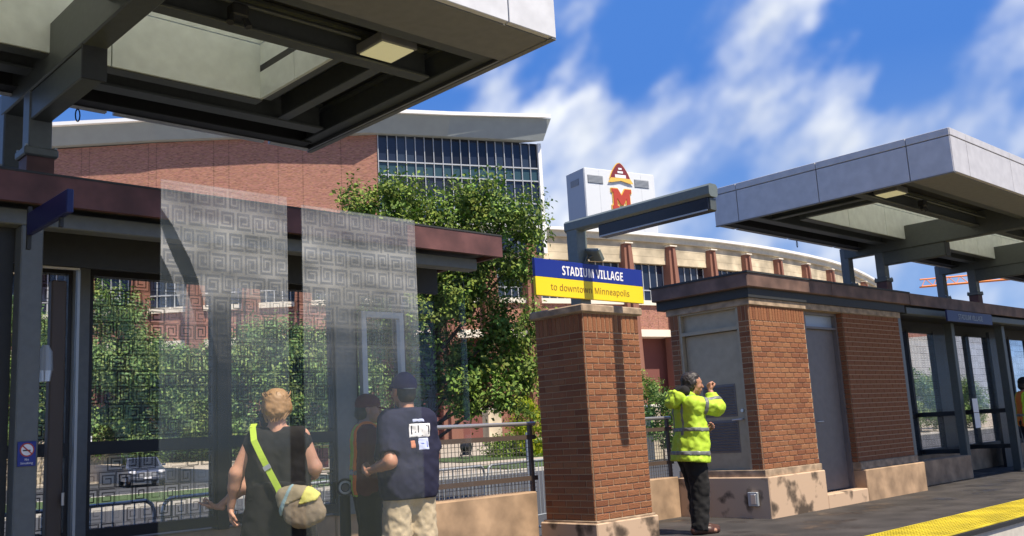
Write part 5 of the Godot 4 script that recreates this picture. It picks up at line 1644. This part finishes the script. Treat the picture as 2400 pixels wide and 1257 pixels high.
	for s in ["l", "r"]:
		var sg := 1.0 if s == "l" else -1.0
		lg.append(bn(Vector3(sg * 0.09, 0.88, -0.03), j["knee_" + s], 0.135, 0.105))
		lg.append(bn(j["knee_" + s], j["ankle_" + s] + Vector3(0, -0.04, -0.01), 0.105, 0.095, 1.0, 1))
	lg.append(bn(Vector3(-0.08, 0.88, -0.03), Vector3(0.08, 0.88, -0.03), 0.14, 0.14))
	clothes("trousers", lg, M.black_cloth, t, 0.012, 0.03, [], 0.014, 10.0)
	for s in ["l", "r"]:
		var an: Vector3 = j["ankle_" + s]
		clothes("shoe", [bn(an + Vector3(0, -0.04, -0.07), an + Vector3(0, -0.045, 0.10), 0.05, 0.05), bn(an + Vector3(0, -0.045, 0.10), an + Vector3(0.01, -0.05, 0.20), 0.05, 0.036)], M.shoe, t, 0.009, 0.02, [[Vector3.DOWN, 0.0]], 0.0)
	var hc: Vector3 = j.head
	var hb := [bn(hc + Vector3(0, 0.045, -0.035), hc + Vector3(0, 0.06, 0.01), 0.094, 0.082), bn(hc + Vector3(0, -0.03, -0.06), hc + Vector3(0, 0.0, -0.05), 0.075, 0.075), bn(hc + Vector3(-0.06, 0.02, -0.02), hc + Vector3(-0.055, -0.03, -0.035), 0.045, 0.04), bn(hc + Vector3(0.06, 0.02, -0.02), hc + Vector3(0.055, -0.03, -0.035), 0.045, 0.04)]
	clothes("hair", hb, M.hair_dark, t, 0.007, 0.02, [[Vector3(0, -0.55, 1).normalized(), -0.717]], 0.008, 30.0)

# ---------------------------------------------------------------- trees, street things, far buildings
func leaf_clump(n: int, r: RandomNumberGenerator, size: float, spread: float) -> ArrayMesh:   # a leafy twig along +y
	var m := MB.new()
	var l := spread * 3.2
	m.tube(Vector3(0, -l * 0.4, 0), Vector3(0, l * 0.5, 0), size * 0.05, size * 0.03, 3, false)
	for i in n:
		var f := (i + r.randf()) / n
		var an := i * 2.4 + r.randf_range(-0.5, 0.5)
		var o := Vector3(cos(an), 0, sin(an))
		var c := Vector3(0, l * (f - 0.4), 0) + o * size * r.randf_range(0.1, 0.7) + Vector3(r.randfn(), r.randfn(), r.randfn()) * size * 0.15
		var d := (o + Vector3(0, r.randf_range(-0.5, 0.6), 0) + Vector3(r.randfn(), r.randfn(), r.randfn()) * 0.25).normalized()
		var s := d.cross(Vector3(r.randfn() * 0.5, 1.0, r.randfn() * 0.5)).normalized()
		var k := size * r.randf_range(0.6, 1.3)
		var up := s.cross(d) * k * 0.12
		m.quad(c, c + d * k * 0.5 + s * k * 0.30 + up, c + d * k, c + d * k * 0.5 - s * k * 0.30 + up)
	return m.mesh()

func tree(label: String, at: Vector3, lobes: Array, leaf: Material, density: float, size: float, trunk_r: float, seed_: int, called := "tree", category := "tree", group := "", wind := Vector3.ZERO) -> void:
	var t := thing(called, label, category, at, 0.0, group)
	var r := RandomNumberGenerator.new()
	r.seed = seed_
	var m := MB.new()
	var top: float = 0.0
	var low: float = 1e9
	var mid := Vector3.ZERO
	for l in lobes:
		top = maxf(top, l[1])
		low = minf(low, l[1])
		mid += Vector3(l[0], l[1], l[2])
	mid /= lobes.size()
	var stem := [Vector3.ZERO, Vector3(mid.x * 0.15, low * 0.6, mid.z * 0.15), Vector3(mid.x * 0.5, lerpf(low, top, 0.25), mid.z * 0.5), Vector3(mid.x * 0.9, lerpf(low, top, 0.7), mid.z * 0.9)]
	for i in 3:
		m.tube(stem[i], stem[i + 1], trunk_r * (1.0 - 0.27 * i), trunk_r * (0.73 - 0.27 * i), 8)
	for l in lobes:
		var c := Vector3(l[0], l[1], l[2])
		var s: Vector3 = stem[1].lerp(stem[3], clampf((c.y - low) / (top - low + 0.01) * 0.75, 0.0, 0.95))
		var k: Vector3 = s.lerp(c, 0.5) + Vector3(r.randf_range(-0.15, 0.15), r.randf_range(0.0, 0.25), r.randf_range(-0.15, 0.15)) * l[3]
		m.tube(s, k, trunk_r * 0.34, trunk_r * 0.22, 6, false)
		m.tube(k, c, trunk_r * 0.22, trunk_r * 0.10, 5, false)
		for q in 4:
			var e: Vector3 = c + Vector3(r.randfn(), absf(r.randfn()) * 0.7, r.randfn()) * l[3] * 0.5 + wind * 0.4
			m.tube(k.lerp(c, r.randf_range(0.3, 1.0)), e, trunk_r * 0.10, trunk_r * 0.03, 4, false)
	part("trunk", m, M.bark, t)
	var xf := []
	var col := []
	for l in lobes:
		var c := Vector3(l[0], l[1], l[2])
		var rad: float = l[3]
		var n := int(density * rad * rad * 190)
		for i in n:
			var d := Vector3(r.randfn(), r.randfn(), r.randfn()).normalized()
			var rr := rad * pow(r.randf(), 0.45) * r.randf_range(0.85, 1.12)
			var p := c + d * rr * Vector3(1.0, 0.85, 1.0)
			if wob.get_noise_3dv(p * (1.1 / maxf(0.6, rad)) * 1.6 + at) < (-0.02 if c.y > top * 0.8 else -0.09):
				continue
			p += wind * (rr / rad) * 0.35
			var ax := (d * 1.0 + Vector3(0, 0.35, 0) + wind * 0.9 + Vector3(r.randfn(), r.randfn(), r.randfn()) * 0.4).normalized()
			var sd := ax.cross(Vector3(r.randfn(), r.randfn(), r.randfn())).normalized()
			var bs := Basis(sd, ax, sd.cross(ax)).scaled_local(Vector3.ONE * r.randf_range(0.7, 1.3))
			xf.append(Transform3D(bs, p))
			var g := r.randf_range(0.6, 1.25)
			var yl := r.randf_range(0.85, 1.25)
			col.append(Color(g * yl, g, g * r.randf_range(0.7, 1.1)))
	var mm := MultiMesh.new()
	mm.transform_format = MultiMesh.TRANSFORM_3D
	mm.use_colors = true
	mm.mesh = leaf_clump(12, r, size, size * 1.3)
	mm.instance_count = xf.size()
	for i in xf.size():
		mm.set_instance_transform(i, xf[i])
		mm.set_instance_color(i, col[i])
	var mi := MultiMeshInstance3D.new()
	mi.name = "crown"
	mi.multimesh = mm
	mi.material_override = leaf
	mi.set_meta("kind", "stuff")
	t.add_child(mi, true)

func round_lobes(h: float, w: float, n: int, seed_: int, base := 0.3) -> Array:
	var r := RandomNumberGenerator.new()
	r.seed = seed_
	var out := []
	for i in n:
		var f := (i + 0.5) / n
		var y := lerpf(h * base, h * 0.9, f)
		var ww := w * 0.5 * sqrt(maxf(0.1, 1.0 - pow(absf(f - 0.4) / 0.62, 2.0))) * 0.7
		var an := i * 2.4 + r.randf() * 0.6
		out.append([cos(an) * ww, y, sin(an) * ww, w * r.randf_range(0.2, 0.29)])
	return out

func street() -> void:
	var lobes := [[-1.93, 7.04, 0.33, 0.85], [-1.26, 7.41, 0.73, 0.64], [0.03, 7.05, 0.61, 0.85], [0.48, 7.28, 1.59, 0.8], [0.6, 6.74, 2.67, 0.69], [1.3, 6.48, 2.52, 0.43], [0.32, 6.42, 1.46, 0.9], [0.81, 5.54, 2.43, 0.69], [0.18, 5.69, 0.58, 1.17], [-1.45, 6.0, 0.48, 1.17], [-1.99, 6.56, -0.52, 0.64], [-0.49, 4.62, 0.16, 1.28], [0.27, 4.95, 1.17, 1.01], [1.39, 4.18, 1.7, 0.85], [1.15, 3.4, 0.94, 1.17], [0.37, 3.18, -0.34, 1.12], [1.34, 2.98, 2.05, 0.58], [-0.88, 4.27, -0.59, 1.06], [-1.51, 4.96, -1.13, 0.85], [0.36, 2.55, 0.98, 0.8], [0.81, 2.37, 2.03, 0.58], [0.14, 2.34, -0.81, 0.53]]
	tree("large bushy green street tree in the middle, between shelter and brick pillar", Vector3(15.1, -0.35, -19.2), lobes, M.leaf, 2.1, 0.11, 0.15, 101, "tree", "tree", "", Vector3(0.5, 0.25, 0.45))
	var k := 0
	var rows := [[24.9, -66.0, 13.6, 7.5, "tall green tree seen through the leftmost printed glass bay"], [26.7, -60, 8.6, 6.0, "green tree behind the second half of the left glass bay"], [29.3, -60, 8.4, 5.0, "slim green tree left of the woman's head, behind the glass"], [31.5, -56, 10.0, 6.5, "broad green tree directly behind the woman's head"], [35.0, -55.5, 9.8, 6.0, "green tree behind the glass just left of the large tree"], [33.9, -50.4, 8.0, 4.5, "smaller green tree behind the glass above the maroon person"], [20.9, -70, 13, 6.5, "green tree seen in the narrow gap by the far left post"]]
	for q in rows:
		tree(q[4], Vector3(q[0], -0.3, q[1]), round_lobes(q[2], q[3], 13, 200 + k, 0.16), M.leaf_far, 0.5, 0.24, 0.17, 300 + k, "tree", "tree", "street trees in front of the stadium")
		k += 1
	var shrubs := [[38.0, -30.6, 4.4, 2.0, M.leaf, "bright green young tree between brick pillar and worker"], [32.2, -25.2, 3.4, 1.5, M.leaf_far, "pale green bushy shrub just left of the worker"], [31.8, -32.6, 3.3, 1.6, M.lime_leaf, "bright lime yellow shrub beside the brick pillar"], [69.8, -31.2, 4.2, 4.6, M.leaf_far, "green shrub seen through the right shelter's first pane"], [77.0, -31.4, 3.8, 4.4, M.leaf_far, "green shrub seen through the right shelter's second pane"], [36.0, -38.5, 1.3, 2.6, M.leaf, "low dark green shrub on the plaza lawn behind the railing"], [38.5, -39.6, 1.2, 2.2, M.leaf_far, "low pale shrub on the plaza lawn near the brick pillar"]]
	for q in shrubs:
		tree(q[5], Vector3(q[0], -0.24, q[1]), round_lobes(q[2], q[3], 8, 400 + k, 0.2), q[4], 1.5, 0.13, 0.05, 500 + k, "shrub", "shrub", "")
		k += 1
	car()
	# street furniture seen through the railing and the glass
	var b := thing("banner_stand", "maroon banner in a yellow frame standing in the street by the woman", "banner", Vector3(13.3, -0.35, -21.2), deg_to_rad(-35.0))
	part("cloth", bx(-0.20, 1.0, -0.01, 0.20, 1.48, 0.01), M.maroon, b)
	for x in [-0.24, 0.24]:
		part("leg", MB.new().tube(Vector3(x, 0, 0), Vector3(x, 1.53, 0), 0.022, 0.022), M.gold, b)
	part("top_bar", MB.new().tube(Vector3(-0.24, 1.53, 0), Vector3(0.24, 1.53, 0), 0.022, 0.022), M.gold, b)
	part("lower_bar", MB.new().tube(Vector3(-0.24, 0.95, 0), Vector3(0.24, 0.95, 0), 0.022, 0.022), M.gold, b)
	var rs := thing("notice_frame", "red posted frame holding a white notice behind the railing", "sign", Vector3(21.2, -0.24, -30.2), deg_to_rad(-40.0))
	for x in [-0.20, 0.20]:
		part("leg", bx(x - 0.03, 0, -0.03, x + 0.03, 1.7, 0.03), M.red, rs)
	part("sheet", bx(-0.16, 1.15, -0.015, 0.16, 1.6, 0.015), M.white, rs)
	part("red_band", bx(-0.16, 0.95, -0.015, 0.16, 1.14, 0.015), M.red, rs)
	var pl := thing("street_post", "slender pale grey post in the street behind the railing mesh", "post", Vector3(15.6, -0.35, -16.1))
	part("tube", MB.new().tube(Vector3(0, 0, 0), Vector3(0, 1.55, 0), 0.045, 0.045, 10), M.galv, pl)
	part("cap", MB.new().tube(Vector3(0, 1.55, 0), Vector3(0, 1.58, 0), 0.05, 0.03, 10), M.galv, pl)
	var pl2 := thing("street_post", "thin white post on the grass verge behind the left glass bay", "post", Vector3(10.9, -0.24, -30.2))
	part("tube", MB.new().tube(Vector3(0, 0, 0), Vector3(0, 2.1, 0), 0.05, 0.05, 8), M.galv, pl2)
	part("reflector", bx(-0.06, 1.9, 0.04, 0.06, 2.1, 0.06), M.white, pl2)
	for q in [[47.5, -52.6, 1.3, 3.4, "broad cream stone pillar on the plaza beyond the railing"], [35.9, -28.7, 0.7, 2.4, "slim cream stone pillar between brick pillar and worker"]]:
		var p := thing("stone_pillar", q[4], "pillar", Vector3(q[0], -0.3, q[1]))
		part("shaft", bx(-q[2] * 0.5, 0, -0.35, q[2] * 0.5, q[3], 0.35, 0.03), M.cream, p)
		part("cap", bx(-q[2] * 0.55, q[3], -0.4, q[2] * 0.55, q[3] + 0.12, 0.4, 0.02), M.sill, p)
	stroller()
	var planter := thing("planter_wall", "pale stone planter wall on the far pavement behind the left glass", "wall", Vector3(26.0, -0.22, -63.5), deg_to_rad(-42.0))
	for i in 6:
		part("block", bx(-9 + i * 3.0, 0, -0.4, -9 + (i + 1) * 3.0 - 0.03, 2.3, 0.4, 0.03), M.cream, planter)
	# buildings and crane far to the right
	var bb := thing("apartment_block", "beige and brick apartment block far off, seen through the right shelter's first pane", "building", Vector3(204, -0.4, -93), deg_to_rad(25.0))
	part("wall", bx(-7.5, 0, -6, 4.5, 17.0, 6), M.sill, bb)
	part("brick_wing", bx(4.5, 0, -6, 9.0, 21.0, 6.3), M.far_brick, bb)
	part("upper_storey", bx(-5.5, 17.0, -5, 4.5, 20.5, 5.6), M.far_brick, bb)
	for i in 5:
		for y in 5:
			part("window", bx(-6.5 + i * 2.2, 1.6 + y * 3.1, 6.0, -5.3 + i * 2.2, 3.4 + y * 3.1, 6.05), M.far_glass0, bb)
	var pb := thing("office_block", "pale grey office block far off, seen through the right shelter's second pane", "building", Vector3(236, -0.4, -96), deg_to_rad(25.0))
	part("wall", bx(-9, 0, -7, 9, 22.0, 7), M.board, pb)
	for i in 7:
		for y in 6:
			part("window", bx(-8.2 + i * 2.4, 1.5 + y * 3.4, 7.0, -6.6 + i * 2.4, 3.7 + y * 3.4, 7.05), M.far_glass1, pb)
	var cr := thing("tower_crane", "orange tower crane jib far off between the right canopy posts", "crane", Vector3(178, -0.4, -62.0), deg_to_rad(-46.0))
	part("mast", MB.new().tube(Vector3(6.5, 0, 0), Vector3(6.5, 26, 0), 0.5, 0.5, 4), M.orange, cr)
	var jm := MB.new()
	for z in [-0.5, 0.5]:
		jm.tube(Vector3(-14, 23.3, z), Vector3(10, 23.9, z), 0.14, 0.14, 5)
	jm.tube(Vector3(-14, 24.6, 0), Vector3(10, 25.2, 0), 0.14, 0.14, 5)
	for i in 12:
		var x := -14.0 + i * 2.0
		jm.tube(Vector3(x, 23.3 + i * 0.05, 0.5), Vector3(x + 1, 24.65 + i * 0.05, 0), 0.07, 0.07, 4)
		jm.tube(Vector3(x + 1, 24.65 + i * 0.05, 0), Vector3(x + 2, 23.35 + i * 0.05, 0.5), 0.07, 0.07, 4)
	part("jib", jm, M.orange, cr)
	part("counterweight", bx(8.0, 22.3, -0.9, 10.0, 24.4, 0.9), M.orange, cr)
	# round fitting on a low black stand by the person in the vest
	var rl := thing("round_lamp", "black round lamp with silver rim on a short stand, left of the maroon person", "lamp", Vector3(4.62, 0, -7.0), deg_to_rad(-28.0))
	part("stand", MB.new().tube(Vector3(0, 0.0, 0), Vector3(0, 0.76, 0), 0.05, 0.045, 10), M.rubber, rl)
	part("drum", MB.new().tube(Vector3(0, 0.83, -0.07), Vector3(0, 0.83, 0.05), 0.062, 0.075, 20), M.rubber, rl)
	part("rim", MB.new().tube(Vector3(0, 0.83, 0.05), Vector3(0, 0.83, 0.058), 0.058, 0.054, 20), M.galv, rl)
	part("lens", MB.new().tube(Vector3(0, 0.83, 0.058), Vector3(0, 0.83, 0.063), 0.038, 0.03, 16), M.far_glass1, rl)
	part("yoke", bx(-0.10, 0.74, -0.02, -0.07, 0.88, 0.02, 0.005), M.rubber, rl)

func car() -> void:
	var t := thing("parked_car", "dark grey car with lit-looking headlamps parked beyond the verge behind the glass", "car", Vector3(20.9, -0.34, -50.5), deg_to_rad(-15.0))
	# front towards +z
	var prof := [[-2.2, 0.35, 0.62], [-2.1, 0.35, 0.95], [-1.5, 0.30, 1.02], [-0.9, 0.28, 1.42], [0.3, 0.28, 1.45], [1.05, 0.28, 0.98], [1.9, 0.30, 0.86], [2.2, 0.36, 0.70]]
	var m := MB.new()
	for i in prof.size() - 1:
		var a: Array = prof[i]
		var b: Array = prof[i + 1]
		var wa := 0.72 if a[2] > 1.2 else 0.88
		var wb := 0.72 if b[2] > 1.2 else 0.88
		m.hexa([Vector3(-0.9, a[1], b[0]), Vector3(0.9, a[1], b[0]), Vector3(0.9, a[1], a[0]), Vector3(-0.9, a[1], a[0]), Vector3(-wb, b[2], b[0]), Vector3(wb, b[2], b[0]), Vector3(wa, a[2], a[0]), Vector3(-wa, a[2], a[0])])
	part("body", m, M.car_paint, t)
	part("windscreen", MB.new().quad(Vector3(-0.74, 1.0, 1.06), Vector3(0.74, 1.0, 1.06), Vector3(0.66, 1.42, 0.40), Vector3(-0.66, 1.42, 0.40)), M.car_glass, t)
	for s in [-1, 1]:
		var q := [Vector3(s * 0.86, 1.0, 0.85), Vector3(s * 0.755, 1.40, 0.25), Vector3(s * 0.755, 1.40, -0.85), Vector3(s * 0.88, 1.0, -1.3)]
		part("side_window", MB.new().quad(q[0], q[3], q[2], q[1]) if s < 0 else MB.new().quad(q[0], q[1], q[2], q[3]), M.car_glass, t)
		part("headlight", MB.new().obox(Vector3(s * 0.68, 0.72, 2.16), Vector3(0.34, 0.15, 0.12), Basis(Vector3.UP, s * 0.35), 0.03), M.white, t)
		part("mirror", MB.new().obox(Vector3(s * 0.98, 1.05, 0.85), Vector3(0.18, 0.12, 0.1), Basis(), 0.03), M.car_paint, t)
		for z in [-1.35, 1.4]:
			var w := part("wheel", MB.new().tube(Vector3(s * 0.72, 0.33, z), Vector3(s * 0.92, 0.33, z), 0.33, 0.33, 18), M.rubber, t)
			part("rim", MB.new().tube(Vector3(s * 0.90, 0.33, z), Vector3(s * 0.93, 0.33, z), 0.21, 0.19, 14), M.galv, w)
	part("grille", bx(-0.42, 0.52, 2.18, 0.42, 0.72, 2.23, 0.01), M.bright_steel, t)
	part("bumper", bx(-0.86, 0.34, 2.15, 0.86, 0.5, 2.27, 0.03), M.car_paint, t)
	part("number_plate", bx(-0.2, 0.40, 2.272, 0.2, 0.50, 2.28), M.white, t)

func stroller() -> void:
	var t := thing("stroller", "small dark folding stroller on the plaza seen through the railing", "stroller", Vector3(33.5, -0.24, -39.3), deg_to_rad(-60.0))
	for x in [-0.28, 0.28]:
		part("frame", MB.new().path([Vector3(x, 0.12, 0.42), Vector3(x, 0.55, 0.05), Vector3(x, 1.05, -0.42), Vector3(x * 0.9, 1.1, -0.5)], 0.025, 6), M.black_frame, t)
		part("rear_leg", MB.new().tube(Vector3(x, 0.12, -0.35), Vector3(x, 0.6, 0.0), 0.025, 0.025, 6), M.black_frame, t)
		for z in [0.42, -0.35]:
			part("wheel", MB.new().tube(Vector3(x - 0.03, 0.13, z), Vector3(x + 0.03, 0.13, z), 0.13, 0.13, 14), M.rubber, t)
	part("seat", MB.new().obox(Vector3(0, 0.55, 0.05), Vector3(0.5, 0.06, 0.4), Basis(), 0.02).obox(Vector3(0, 0.78, -0.18), Vector3(0.5, 0.5, 0.06), Basis(Vector3.RIGHT, -0.4), 0.02), M.black_frame, t)
	part("hood", MB.new().tube(Vector3(-0.26, 0.98, -0.1), Vector3(0.26, 0.98, -0.1), 0.22, 0.22, 10), M.black_frame, t)
